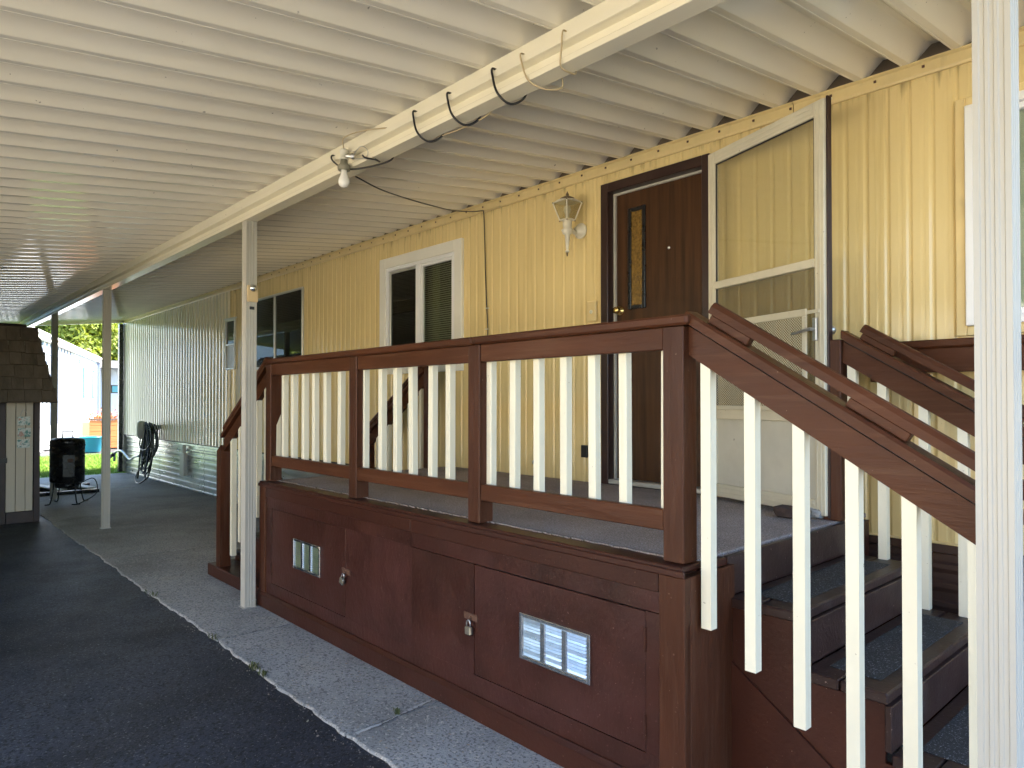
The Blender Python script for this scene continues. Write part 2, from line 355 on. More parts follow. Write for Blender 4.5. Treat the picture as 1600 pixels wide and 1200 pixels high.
# ------------------------------------------------------------------ geometry helpers (world coordinates)
class MB:
    def __init__(s):
        s.v, s.f = [], []

    def add(s, vs, fs):
        o = len(s.v)
        s.v += [tuple(p) for p in vs]
        s.f += [tuple(i + o for i in f) for f in fs]
        return s

    def obox(s, c, ax, h, ch=0.0):
        c = Vector(c); A = [Vector(a).normalized() for a in ax]
        if ch <= 0:
            vs = [c + A[0] * (i * h[0]) + A[1] * (j * h[1]) + A[2] * (k * h[2]) for i in (-1, 1) for j in (-1, 1) for k in (-1, 1)]
            return s.add(vs, [(0, 1, 3, 2), (4, 6, 7, 5), (0, 4, 5, 1), (2, 3, 7, 6), (0, 2, 6, 4), (1, 5, 7, 3)])
        ch = min(ch, min(h) * 0.45)
        idx, vs = {}, []
        for sg in [(i, j, k) for i in (-1, 1) for j in (-1, 1) for k in (-1, 1)]:
            for a in range(3):
                p = c.copy()
                for b in range(3):
                    p += A[b] * (sg[b] * (h[b] - (0 if b == a else ch)))
                idx[(sg, a)] = len(vs); vs.append(p)
        fs = []
        for a in range(3):
            b, d = (a + 1) % 3, (a + 2) % 3
            for sa in (-1, 1):
                q = []
                for sb, sd in ((-1, -1), (1, -1), (1, 1), (-1, 1)):
                    g = [0, 0, 0]; g[a] = sa; g[b] = sb; g[d] = sd
                    q.append(idx[(tuple(g), a)])
                fs.append(tuple(q) if sa > 0 else tuple(reversed(q)))
            for sb in (-1, 1):
                for sd in (-1, 1):
                    g0 = [0, 0, 0]; g0[a] = -1; g0[b] = sb; g0[d] = sd
                    g1 = list(g0); g1[a] = 1
                    q = (idx[(tuple(g0), b)], idx[(tuple(g1), b)], idx[(tuple(g1), d)], idx[(tuple(g0), d)])
                    fs.append(q if sb * sd > 0 else tuple(reversed(q)))
        for sg in [(i, j, k) for i in (-1, 1) for j in (-1, 1) for k in (-1, 1)]:
            q = (idx[(sg, 0)], idx[(sg, 1)], idx[(sg, 2)])
            fs.append(q if sg[0] * sg[1] * sg[2] > 0 else tuple(reversed(q)))
        return s.add(vs, fs)

    def box(s, x0, x1, y0, y1, z0, z1, ch=0.0):
        return s.obox(((x0 + x1) / 2, (y0 + y1) / 2, (z0 + z1) / 2), ((1, 0, 0), (0, 1, 0), (0, 0, 1)),
                      (abs(x1 - x0) / 2, abs(y1 - y0) / 2, abs(z1 - z0) / 2), ch)

    def tube(s, pts, r, seg=8, cap=True):
        pts = [Vector(p) for p in pts]
        n = len(pts); rr = r if isinstance(r, (list, tuple)) else [r] * n
        vs, fs = [], []
        up = None
        for i, p in enumerate(pts):
            t = (pts[min(i + 1, n - 1)] - pts[max(i - 1, 0)])
            t = t.normalized() if t.length > 1e-9 else Vector((0, 0, 1))
            if up is None:
                up = Vector((0, 0, 1)) if abs(t.z) < 0.9 else Vector((1, 0, 0))
            u = (up - t * up.dot(t))
            u = u.normalized() if u.length > 1e-6 else t.orthogonal().normalized()
            up = u
            w = t.cross(u)
            for k in range(seg):
                a = 2 * math.pi * k / seg
                vs.append(p + (u * math.cos(a) + w * math.sin(a)) * rr[i])
        for i in range(n - 1):
            for k in range(seg):
                k2 = (k + 1) % seg
                fs.append((i * seg + k, i * seg + k2, (i + 1) * seg + k2, (i + 1) * seg + k))
        if cap:
            fs.append(tuple(reversed(range(seg)))); fs.append(tuple(range((n - 1) * seg, n * seg)))
        return s.add(vs, fs)

    def lathe(s, c, prof, seg=20, axis=(0, 0, 1), sx=1.0):
        """prof: list of (radius, height) along axis from c"""
        ax = Vector(axis).normalized(); c = Vector(c)
        u = ax.orthogonal().normalized(); w = ax.cross(u)
        vs, fs = [], []
        for r, hgt in prof:
            for k in range(seg):
                a = 2 * math.pi * k / seg
                vs.append(c + ax * hgt + (u * math.cos(a) * sx + w * math.sin(a)) * max(r, 1e-4))
        n = len(prof)
        for i in range(n - 1):
            for k in range(seg):
                k2 = (k + 1) % seg
                fs.append((i * seg + k, i * seg + k2, (i + 1) * seg + k2, (i + 1) * seg + k))
        fs.append(tuple(reversed(range(seg)))); fs.append(tuple(range((n - 1) * seg, n * seg)))
        return s.add(vs, fs)

    def prism(s, poly, d0, d1, plane='xz'):
        """extrude a 2D polygon: plane 'xz' along y, 'xy' along z, 'yz' along x"""
        f = {'xz': lambda a, b, d: (a, d, b), 'xy': lambda a, b, d: (a, b, d), 'yz': lambda a, b, d: (d, a, b)}[plane]
        n = len(poly)
        vs = [f(a, b, d0) for a, b in poly] + [f(a, b, d1) for a, b in poly]
        fs = [tuple(range(n)), tuple(reversed(range(n, 2 * n)))]
        fs += [(i, n + i, n + (i + 1) % n, (i + 1) % n) for i in range(n)]
        return s.add(vs, fs)

    def quad(s, a, b, c, d):
        return s.add([a, b, c, d], [(0, 1, 2, 3)])

    def build(s, name, mat, parent=None, smooth=False, loc=None, kind=None):
        me = bpy.data.meshes.new(name)
        me.from_pydata(s.v, [], s.f)
        me.materials.append(M[mat] if isinstance(mat, str) else mat)
        me.update()
        import bmesh
        bm = bmesh.new(); bm.from_mesh(me)
        bmesh.ops.recalc_face_normals(bm, faces=bm.faces)
        bm.to_mesh(me); bm.free()
        if smooth:
            for p in me.polygons: p.use_smooth = True
        return link(name, me, parent, loc, kind)


ROOT = {}


def link(name, me, parent=None, loc=None, kind=None):
    o = bpy.data.objects.new(name, me)
    COL.objects.link(o)
    if loc is not None: o.location = loc
    if parent is not None:
        o.parent = parent
        base = ROOT.get(parent.name)
        if base is not None: o.matrix_parent_inverse = Matrix.Translation(-base)
    if kind: o['kind'] = kind
    return o


def thing(name, loc, label, cat, group=None):
    o = bpy.data.objects.new(name, None)
    COL.objects.link(o)
    o.location = loc; o.empty_display_size = 0.1
    ROOT[o.name] = Vector(loc)
    o['label'] = label; o['category'] = cat
    if group: o['group'] = group
    return o


def tag(o, label, cat, group=None):
    o['label'] = label; o['category'] = cat
    if group: o['group'] = group
    return o


def struct(o):
    o['kind'] = 'structure'
    return o


def spline(pts, n=8):
    """Catmull-Rom through pts"""
    P = [Vector(p) for p in pts]; P = [P[0] * 2 - P[1]] + P + [P[-1] * 2 - P[-2]]
    out = []
    for i in range(1, len(P) - 2):
        for k in range(n):
            t = k / n
            out.append(0.5 * ((2 * P[i]) + (-P[i - 1] + P[i + 1]) * t + (2 * P[i - 1] - 5 * P[i] + 4 * P[i + 1] - P[i + 2]) * t * t
                              + (-P[i - 1] + 3 * P[i] - 3 * P[i + 1] + P[i + 2]) * t ** 3))
    out.append(P[-2])
    return out


# ================================================================== SETTING
g = MB().quad((-300, -300, -0.10), (300, -300, -0.10), (300, 300, -0.10), (-300, 300, -0.10)).build('ground', 'ground')
struct(g)


def edge_y(x):      # ragged edge between driveway and concrete
    return 1.60 + 0.006 * (x + 6) * -1 * 0.9 + 0.007 * math.sin(x * 2.3) + 0.005 * math.sin(x * 9.7 + 1) + 0.004 * math.sin(x * 29)


drv = MB()
N = 60
for i in range(N):
    x0 = -16.4 + i * 17.3 / N; x1 = x0 + 17.3 / N
    drv.quad((x0, -2.7, -0.012), (x1, -2.7, -0.012), (x1, 1.75, -0.012), (x0, 1.75, -0.012))
struct(drv.build('driveway', 'asphalt'))
struct(MB().box(-16.6, 16, -7.9, -2.6, -0.09, -0.012).build('bounce_paving', 'bouncepaving'))  # unseen ground, kept pale to bounce sunlight up under the carport
struct(MB().box(0.9, 16, -2.59, 9, -0.09, -0.012).build('street_apron', 'road'))

cp = struct(MB().box(-16.35, 0.88, 1.66, 3.95, -0.09, -0.030).build('concrete_path', 'joint'))
JO = [-16.3, -13.4, -10.45, -7.52, -4.50, -2.84, -1.2, 0.89]
for a, b in zip(JO[:-1], JO[1:]):
    mb = MB(); n = max(6, int((b - a) / 0.05))
    xs = [a + 0.006 + (b - a - 0.012) * i / n for i in range(n + 1)]
    rows = []
    for x in xs:
        e = edge_y(x)
        t = random.uniform(-0.006, 0.006)
        sl_ = 0.16 * (x - a < 0.02) * 0
        rows.append([(x, e - 0.004 + t, -0.05), (x, e + t, -0.010), (x, e + 0.003 + t, -0.003), (x, e + 0.010, 0.0), (x, 3.95, 0.0)])
    vs = [p for r_ in rows for p in r_]; fs = []
    for i in range(n):
        for k in range(4):
            fs.append((i * 5 + k, (i + 1) * 5 + k, (i + 1) * 5 + k + 1, i * 5 + k + 1))
    fs.append(tuple(range(4, -1, -1))); fs.append(tuple(range(n * 5, n * 5 + 5)))
    mb.add(vs, fs).build('slab', 'concrete', cp)
# mortar in the joints: ragged, broken strips with an open crack beside them
def mortar(xc, ya, yb, wob, seed, wmax):
    rj = random.Random(seed); n = int((yb - ya) / 0.012)
    mo, ck = MB(), MB(); pm_ = pc_ = None; dx = 0
    for i in range(n + 1):
        t = i / n; dx += rj.uniform(-.0035, .0035); dx *= 0.96
        x = xc + dx + wob * (t - .5); y = ya + (yb - ya) * t
        w = max(0.0, wmax * (0.35 + 0.65 * abs(math.sin(t * 5 + seed))) * rj.uniform(.6, 1.1))
        cur = ((x - w, y, 0.0028), (x + w * .6, y, 0.0028))
        if pm_ and rj.random() > .06: mo.quad(pm_[0], pm_[1], cur[1], cur[0])
        pm_ = cur
        xk = x + w * .75 + rj.uniform(-.002, .002); wk = rj.uniform(.0008, .003)
        cur = ((xk - wk, y, 0.0045), (xk + wk, y, 0.0045))
        if pc_ and rj.random() > .2: ck.quad(pc_[0], pc_[1], cur[1], cur[0])
        pc_ = cur
    mo.build('joint_mortar', 'joint', cp); ck.build('joint_crack', 'sheddark', cp)


mortar(-2.835, 1.615, 2.09, -0.06, 1, 0.016)
mortar(-7.51, 2.2, 3.7, -0.08, 2, 0.020)
mortar(-4.50, 1.63, 2.09, 0.05, 3, 0.006)
# lawn behind, road and paved court beyond
struct(MB().box(-22.5, -16.42, -6, 14, -0.12, -0.015).build('lawn', 'lawn'))
gr = MB()
for i in range(26000):
    x = -16.45 - 6.0 * random.random(); y = 1.2 + 5.0 * random.random()
    hgt = random.uniform(0.03, 0.065); a = random.uniform(0, 6.28); w = 0.007
    dx, dy = random.uniform(-.03, .03), random.uniform(-.03, .03)
    gr.add([(x - w * math.cos(a), y - w * math.sin(a), -0.016), (x + w * math.cos(a), y + w * math.sin(a), -0.016), (x + dx, y + dy, hgt)], [(0, 1, 2)])
tag(gr.build('grass', 'grass', kind='stuff'), 'bright sunlit lawn grass beyond the end of the concrete', 'grass')
struct(MB().box(-60, -22.5, -6, 40, -0.12, -0.02).build('road', 'road'))

# ================================================================== MOBILE HOME
YW = 3.90
home = thing('mobile_home', (-7, 5.5, 0), 'long cream yellow ribbed metal mobile home behind the brown porch', 'mobile home')
X0H, X1H, ZT, ZB = -16.50, 1.3, 3.21, 0.805
OPEN = [(-3.29, -2.40, 0.5, 3.066), (-6.20, -4.98, 1.86, 2.93), (-9.62, -8.08, 1.95, 2.905), (-10.62, -10.26, 1.98, 2.705), (-0.99, -0.10, 1.86, 2.92)]
PER = 0.105


FARP = [(0, 0.0), (0.10, 0.0), (0.22, 0.022), (0.40, 0.0245), (0.60, 0.0245), (0.78, 0.022), (0.90, 0.0), (1.0, 0.0)]


def sid_far(x):
    t = (x / 0.14) % 1.0
    for (a, va), (b, vb) in zip(FARP[:-1], FARP[1:]):
        if a <= t <= b: return va + (vb - va) * (t - a) / (b - a)
    return 0


def sid(x):     # siding relief at x: raised flats with recessed grooves, metres towards the viewer
    if x < -10.3: return sid_far(x)
    t = (x / PER) % 1.0
    pts = [(0, 0.0), (0.09, 0.0), (0.20, 0.0085), (0.52, 0.0085), (0.58, 0.0068), (0.70, 0.0068), (0.76, 0.0085), (0.90, 0.0085), (1.0, 0.0)]
    k = 0.7 if x > -10.3 else 1.75
    for (a, va), (b, vb) in zip(pts[:-1], pts[1:]):
        if a <= t <= b: return k * (va + (vb - va) * (t - a) / (b - a))
    return 0


BRK = [0, 0.09, 0.20, 0.52, 0.58, 0.70, 0.76, 0.90]


def siding_piece(x0, x1, z0, z1):
    xs = {x0, x1}
    far = x1 <= -10.3
    per, brk = (0.14, [a for a, _ in FARP]) if far else (PER, BRK)
    k = math.floor(x0 / per)
    while k * per < x1:
        for b in brk:
            x = (k + b) * per
            if x0 < x < x1: xs.add(x)
        k += 1
    xs = sorted(xs)
    vs, fs = [], []
    for x in xs:
        y = YW - sid(x)
        vs += [(x, y, z0), (x, y, z1)]
    for i in range(len(xs) - 1):
        fs.append((2 * i, 2 * i + 2, 2 * i + 3, 2 * i + 1))
    MB().add(vs, fs).build('siding_panel', 'siding' if x1 > -10.3 else 'siding_far', home)


PW = PER * 4
k0, k1 = math.floor(X0H / PW), math.ceil(X1H / PW)
for k in range(k0, k1):
    a, b = max(X0H, k * PW), min(X1H, (k + 1) * PW)
    cuts = sorted({a, b} | {x for o in OPEN for x in o[:2] if a < x < b})
    for p, q in zip(cuts[:-1], cuts[1:]):
        m = (p + q) / 2; spans = [(ZB, ZT)]
        for o in OPEN:
            if o[0] < m < o[1]:
                new = []
                for s0, s1 in spans:
                    if o[2] > s0: new.append((s0, min(s1, o[2])))
                    if o[3] < s1: new.append((max(s0, o[3]), s1))
                spans = new
        for s0, s1 in spans:
            if s1 - s0 > 0.02: siding_piece(p, q, s0, s1)
# body behind the skin: side walls, back wall, floor and roof
b = MB()
b.box(X0H, X0H + 0.08, YW + 0.03, 8.1, 0.06, 3.3); b.box(X1H - 0.08, X1H, YW + 0.03, 8.1, 0.06, 3.3); b.box(X0H, X1H, 8.1, 8.2, 0.06, 3.3)
b.build('body', 'siding', home)
MB().box(X0H - 0.12, X1H + 0.12, 3.94, 8.35, 3.30, 3.42).build('house_roof', 'nroof', home)
MB().box(X0H + .1, X1H - .1, 5.2, 5.25, 0.3, 3.28).build('inner_wall', 'interior', home)
MB().box(X0H + .1, X1H - .1, 3.97, 5.2, 0.80, 0.86).build('inner_floor', 'interior', home)
MB().box(X0H, X1H, 3.8965, 3.95, 3.2125, 3.2995).build('fascia', 'fascia', home)
MB().box(X0H - 0.012, X0H + 0.09, 3.872, 3.99, 0.03, 3.20, .004).build('corner_trim', 'whiteframe', home)
# eave trim: channel the carport pans sit in, in lengths
for a, b_ in ((-16.5, -11.6), (-11.6, -6.1), (-6.1, -1.85), (-1.85, 1.3)):
    MB().prism([(3.855, 3.212), (3.855, 3.205), (3.872, 3.198), (3.872, 3.150), (3.878, 3.138), (3.893, 3.138), (3.893, 3.212)], a + 0.003, b_ - 0.003, 'yz').build('eave_trim', 'trimyellow', home)
sc = MB()
x = -0.95
while x > -9:
    sc.obox((x, 3.870, 3.180), ((1, 0, 0), (0, 1, 0), (0, 0, 1)), (0.006, 0.004, 0.006)); x -= 0.229
sc.build('trim_screws', 'rust', home, kind='stuff')
# skirting: horizontal ribbed sheets
def skirting(x0, x1, mat, z1=0.795):
    rows = [(3.93, 0.0)]; z = 0.0; k = 0
    while z < z1 - 0.09:
        rows += [(3.915, z + 0.012), (3.915, z + 0.035), (3.932, z + 0.047), (3.932, z + 0.082)]; z += 0.094
    rows += [(3.905, z), (3.905, z1)]
    vs, fs = [], []
    for y, zz in rows: vs += [(x0, y, zz), (x1, y, zz)]
    for i in range(len(rows) - 1): fs.append((2 * i, 2 * i + 1, 2 * i + 3, 2 * i + 2))
    MB().add(vs, fs).build('skirting_panel', mat, home)


x = -16.45
for w in (2.4, 2.4, 2.4, 2.4, 1.86):
    skirting(x, x + w - 0.012, 'galv'); x += w
for a, b_ in ((-4.98, -1.6), (-1.6, 1.29)): skirting(a, b_ - 0.012, 'brownskirt')
MB().box(-16.46, 1.28, 3.945, 3.96, 0.0, 0.83).build('skirting_backing', 'interior', home)
MB().box(-16.46, -5.0, 3.882, 3.905, 0.788, 0.806, .003).build('drip_edge', 'sheddark', home)
MB().box(-5.0, 1.28, 3.884, 3.905, 0.795, 0.806, .003).build('drip_edge', 'trimyellow', home)


def rect_frame(mb, x0, x1, z0, z1, w, y0, y1, ch=0.004, wt=None, wb=None):
    wt = wt or w; wb = wb or w
    mb.box(x0, x0 + w, y0, y1, z0, z1, ch); mb.box(x1 - w, x1, y0, y1, z0, z1, ch)
    mb.box(x0 + w + .0005, x1 - w - .0005, y0, y1, z1 - wt, z1, ch); mb.box(x0 + w + .0005, x1 - w - .0005, y0, y1, z0, z0 + wb, ch)
    return mb


# --- sliding window with blinds
w1 = MB(); rect_frame(w1, -6.275, -4.905, 1.775, 2.965, 0.105, 3.862, 3.902)
win = w1.build('window', 'whiteframe', home); win['label'] = 'white framed sliding window with mini blinds'
rect_frame(MB(), -6.17, -5.01, 1.88, 2.86, 0.035, 3.874, 3.93).build('sash', 'vinyl', win)
MB().box(-5.635, -5.56, 3.872, 3.915, 1.915, 2.825, .004).build('mullion', 'vinyl', win)
rect_frame(MB(), -5.559, -5.046, 1.916, 2.824, 0.028, 3.880, 3.915).build('sash', 'vinyl', win)
rect_frame(MB(), -6.134, -5.636, 1.916, 2.824, 0.022, 3.892, 3.908).build('screen_frame', 'screenframe', win)
MB().box(-6.112, -5.658, 3.905, 3.909, 1.938, 2.802).build('pane', 'darkpane', win)
MB().box(-5.531, -5.074, 3.900, 3.904, 1.944, 2.796).build('pane', 'pane', win)
bl = MB(); z = 1.9
while z < 2.82:
    bl.obox((-5.59, 3.975, z), ((1, 0, 0), (0, 1, 0.75), (0, -0.75, 1)), (0.53, 0.011, 0.0006)); z += 0.0205
bl.build('blind', 'blind', win, kind='stuff')
MB().box(-5.555, -5.45, 4.02, 4.03, 1.85, 2.85).build('curtain', 'curtain', win)
# --- large dark window
w2 = rect_frame(MB(), -9.63, -8.07, 1.94, 2.912, 0.028, 3.872, 3.905).build('window', 'screenframe', home)
w2['label'] = 'wide dark window with a thin metal frame'
MB().box(-8.905, -8.875, 3.870, 3.91, 1.969, 2.883, .003).build('mullion', 'screenframe', w2)
MB().box(-9.601, -8.907, 3.898, 3.902, 1.969, 2.883).build('pane', 'darkpane', w2)
MB().box(-8.873, -8.099, 3.886, 3.890, 1.969, 2.883).build('pane', 'darkpane', w2)
# --- small two-light window
w3 = rect_frame(MB(), -10.63, -10.25, 1.97, 2.715, 0.028, 3.868, 3.905).build('window', 'screenframe', home)
w3['label'] = 'small two-light window with a frosted lower pane'
MB().box(-10.601, -10.279, 3.870, 3.905, 2.325, 2.352, .003).build('mullion', 'screenframe', w3)
MB().box(-10.601, -10.279, 3.888, 3.892, 2.353, 2.686).build('pane', 'darkpane', w3)
MB().box(-10.601, -10.279, 3.884, 3.888, 1.999, 2.324).build('pane', 'frost', w3)
MB().box(-10.66, -10.22, 3.860, 3.895, 2.716, 2.735, .003).build('drip_cap', 'screenframe', w3)
# --- bright window at the right
w5 = rect_frame(MB(), -1.045, -0.05, 1.815, 2.965, 0.045, 3.872, 3.902).build('window', 'trimyellow', home)
w5['label'] = 'white vinyl window by the right hand post'
rect_frame(MB(), -0.999, -0.096, 1.861, 2.919, 0.040, 3.850, 3.91).build('sash', 'vinyl', w5)
rect_frame(MB(), -0.958, -0.137, 1.902, 2.878, 0.030, 3.872, 3.915).build('sash', 'vinyl', w5)
MB().box(-0.927, -0.168, 3.90, 3.904, 1.933, 2.847).build('pane', 'pane', w5)
MB().box(-0.99, -0.11, 3.955, 3.965, 1.87, 2.91).build('blind', 'vinyl', w5)

# --- entry door
jamb = MB(); jamb.box(-3.292, -3.225, 3.872, 3.99, 0.90, 3.068, .004); jamb.box(-2.455, -2.398, 3.872, 3.99, 0.90, 3.068, .004)
jamb.box(-3.2245, -2.4555, 3.872, 3.99, 3.000, 3.068, .004)
dr = MB().box(-3.205, -2.46, 3.952, 3.992, 0.945, 2.985, .003).build('door', 'door', home)
dr['label'] = 'dark walnut grained entry door with a narrow amber light'
jamb.build('door_frame', 'darkjamb', home)
ws = MB(); ws.box(-3.224, -3.207, 3.935, 3.965, 0.93, 2.999, .002); ws.box(-3.206, -2.456, 3.935, 3.965, 2.983, 2.999, .002)
ws.build('weatherstrip', 'weather', home)
MB().box(-3.225, -2.456, 3.874, 3.99, 0.912, 0.944, .004).build('door_sill', 'screenframe', home)
rect_frame(MB(), -3.095, -2.945, 2.150, 2.868, 0.026, 3.935, 3.9515, .004).build('light_frame', 'blackmetal', dr)
MB().box(-3.068, -2.972, 3.9455, 3.951, 2.177, 2.841).build('light_pane', 'amber', dr)
MB().lathe((-3.172, 3.951, 2.150), [(0.033, 0), (0.034, 0.008), (0.013, 0.012), (0.013, 0.028), (0.022, 0.034), (0.026, 0.046), (0.024, 0.058), (0.012, 0.064)], 18, (0, -1, 0)).build('door_knob', 'brass', dr, True)
MB().lathe((-2.756, 3.951, 2.537), [(0.012, 0), (0.012, 0.003), (0.007, 0.005)], 14, (0, -1, 0)).build('peephole', 'steel', dr, True)
dp = MB(); dp.box(-3.42, -3.335, 3.868, 3.889, 2.085, 2.235, .006)
dbell = dp.build('doorbell', 'trimyellow', home)
MB().lathe((-3.378, 3.868, 2.155), [(0.014, 0), (0.014, 0.003), (0.008, 0.006)], 14, (0, -1, 0)).build('bell_button', 'boxgrey', dbell)
MB().box(-3.485, -3.425, 3.872, 3.889, 1.085, 1.175, .003).build('outlet', 'black', home)
fb = MB(); fb.lathe((-3.955, 3.889, 1.02), [(0.028, 0), (0.026, 0.006), (0.012, 0.01), (0.012, 0.03), (0.016, 0.034), (0.016, 0.05)], 12, (0, -1, 0))
fb.build('spigot', 'steelgrey', home, True)

# --- storm door standing open
HX, HY = -2.335, 3.800
DL = 0.885
ddir = Vector((0.828, -0.291, 0)).normalized()
dn = Vector((ddir.y, -ddir.x, 0))     # towards the viewer
if dn.y > 0: dn = -dn


def dobj(name, boxes, mat, parent, ch=0.003):
    mb = MB()
    for s0, s1, z0, z1, t0, t1 in boxes:
        c = Vector((HX, HY, 0)) + ddir * ((s0 + s1) / 2) + dn * ((t0 + t1) / 2) + Vector((0, 0, (z0 + z1) / 2))
        mb.obox(c, (ddir, dn, (0, 0, 1)), ((s1 - s0) / 2, (t1 - t0) / 2, (z1 - z0) / 2), ch)
    return mb.build(name, mat, parent)


zb, zt = 0.93, 3.015
stm = dobj('storm_door', [(0, 0.062, zb, zt, 0, 0.030), (DL - 0.062, DL, zb, zt, 0, 0.030)], 'agedalum', home)
stm['label'] = 'aged cream storm door standing open against the wall'
dobj('top_rail', [(0.0625, DL - 0.0625, zt - 0.075, zt, 0, 0.030)], 'agedalum', stm)
dobj('bottom_rail', [(0.0625, DL - 0.0625, zb, zb + 0.075, 0, 0.030)], 'agedalum', stm)
dobj('middle_rail', [(0.0625, DL - 0.0625, 2.178, 2.222, 0, 0.036)], 'agedalum', stm)
dobj('lock_rail', [(0.0625, DL - 0.0625, 1.395, 1.455, 0, 0.030)], 'agedalum', stm)
dobj('moulding', [(0.012, 0.018, zb + .02, zt - .02, 0.0302, 0.034), (0.040, 0.046, zb + .02, zt - .02, 0.0302, 0.034),
                  (DL - 0.050, DL - 0.044, zb + .02, zt - .02, 0.0302, 0.034), (DL - 0.026, DL - 0.020, zb + .02, zt - .02, 0.0302, 0.034),
                  (0.07, DL - 0.07, zt - .030, zt - .024, 0.0302, 0.034), (0.07, DL - 0.07, zt - .055, zt - .049, 0.0302, 0.034),
                  (0.07, DL - 0.07, zb + .024, zb + .030, 0.0302, 0.034), (0.07, DL - 0.07, zb + .050, zb + .056, 0.0302, 0.034)], 'agedalum', stm, 0.001)
dobj('pane', [(0.063, DL - 0.063, 2.223, zt - 0.076, 0.012, 0.016)], 'stormpane', stm, 0)
dobj('screen', [(0.063, DL - 0.063, 1.456, 2.177, 0.010, 0.012)], 'screenmesh', stm, 0)
dobj('gasket', [(0.0625, 0.070, 1.456, zt - .076, 0.0165, 0.022), (DL - .070, DL - .0625, 1.456, zt - .076, 0.0165, 0.022),
                (0.0705, DL - .0705, zt - .083, zt - .076, 0.0165, 0.022)], 'black', stm, 0)
dobj('kick_panel', [(0.063, DL - 0.063, zb + 0.076, 1.394, 0.008, 0.014)], 'kick', stm, 0)
dobj('guard_frame', [(0.02, 0.785, 1.935, 1.972, 0.0365, 0.048), (0.02, 0.785, 1.452, 1.476, 0.0365, 0.048), (0.02, 0.048, 1.4765, 1.9345, 0.0365, 0.048),
                     (0.757, 0.785, 1.4765, 1.9345, 0.0365, 0.048)], 'agedalum', stm)
gm = MB()
p0 = Vector((HX, HY, 0)) + dn * 0.042
gm.quad(p0 + ddir * .0485 + Vector((0, 0, 1.477)), p0 + ddir * .7565 + Vector((0, 0, 1.477)), p0 + ddir * .7565 + Vector((0, 0, 1.934)), p0 + ddir * .0485 + Vector((0, 0, 1.934)))
gm.build('perforated_guard', 'perf', stm)
dobj('guard_strap', [(0.78, 0.862, 1.944, 1.962, 0.0365, 0.043)], 'agedalum', stm, .001)
hd = MB()
q = Vector((HX, HY, 0)) + ddir * 0.838
hd.obox(q + dn * 0.042 + Vector((0, 0, 1.862)), (ddir, dn, (0, 0, 1)), (0.013, 0.0075, 0.058), .004)
hd.tube([q + dn * 0.045 + Vector((0, 0, 1.862)), q + dn * 0.075 + Vector((0, 0, 1.862)), q + dn * 0.082 + ddir * -0.03 + Vector((0, 0, 1.858)), q + dn * 0.082 + ddir * -0.115 + Vector((0, 0, 1.845))], [0.009, 0.009, 0.008, 0.006], 8)
hd.build('lever_handle', 'steelgrey', stm)
kb = MB()
kb.lathe(q + dn * -0.001 + Vector((0, 0, 1.862)), [(0.026, 0), (0.026, 0.006), (0.012, 0.01), (0.012, 0.05), (0.022, 0.055), (0.024, 0.075), (0.018, 0.082)], 14, -dn)
kb.build('outer_knob', 'steelgrey', stm, True)
# brown painted outer side of the storm door
dobj('edge_strip', [(DL + 0.0005, DL + 0.010, zb - 0.01, zt + 0.012, -0.016, 0.014)], 'darkjamb', stm)
dobj('edge_strip', [(0.05, DL + 0.0003, zt + 0.0005, zt + 0.012, -0.034, 0.0)], 'agedalum', stm)

# ================================================================== CARPORT
car = thing('carport', (-5.08, 2.02, 0), 'white aluminium carport with ribbed pan roof on fluted posts', 'carport')
RS = 0.112


def rz(y): return 3.0 + RS * (y - 1.98)


P_ = 0.2285; HR = 0.076
prof = [(0.0, HR), (0.026, HR), (0.030, HR - .003), (0.0645, 0.004), (0.0675, 0.0), (0.0735, 0.0), (0.0755, 0.0026), (0.0795, 0.0026), (0.0815, 0.0), (0.1095, 0.0), (0.1135, 0.0025),
        (0.194, HR - .0025), (0.199, HR), (P_ - 0.002, HR), (P_ - 0.001, HR + 0.0048), (P_ + 0.010, HR + 0.0048)]
Y0R, Y1R = -0.95, 3.895
mb = MB()
top = [(a, b_ + 0.004) for a, b_ in prof]
loop = prof + list(reversed(top))
n = len(loop)
NY = 7
vs, fs = [], []
for j in range(NY):
    y = Y0R + (Y1R - Y0R) * j / (NY - 1)
    for a, b_ in loop: vs.append((a, y, rz(y) + b_))
for j in range(NY - 1):
    for i in range(n):
        fs.append((j * n + i, j * n + (i + 1) % n, (j + 1) * n + (i + 1) % n, (j + 1) * n + i))
mb.add(vs, fs)
first = mb.build('roof_pan', 'roofpan', car)
XP = -1.461 - 0.1135    # left edge of one pan, set from a rib near the door
k = 0
xs = []
x = XP
while x + P_ < 0.32: x += P_
xend = x
while x > -16.3: x -= P_; xs.append(x)
for i, x in enumerate(xs):
    o = first if i == 0 else link('roof_pan', first.data, car)
    o.location = (x, 0, 0)
# top-side closing sheet is not needed: pans lap each other.  Far end and near end fascias
for x in (xs[-1] - 0.02, xend + 0.012):
    mbx = MB()
    v8 = []
    for y in (Y0R, Y1R):
        for zz in (-0.05, 0.085):
            for dx in (-0.012, 0.012): v8.append((x + dx, y, rz(y) + zz))
    mbx.add(v8, [(0, 1, 3, 2), (4, 6, 7, 5), (0, 4, 5, 1), (2, 3, 7, 6), (0, 2, 6, 4), (1, 5, 7, 3)]).build('end_fascia', 'alum', car)
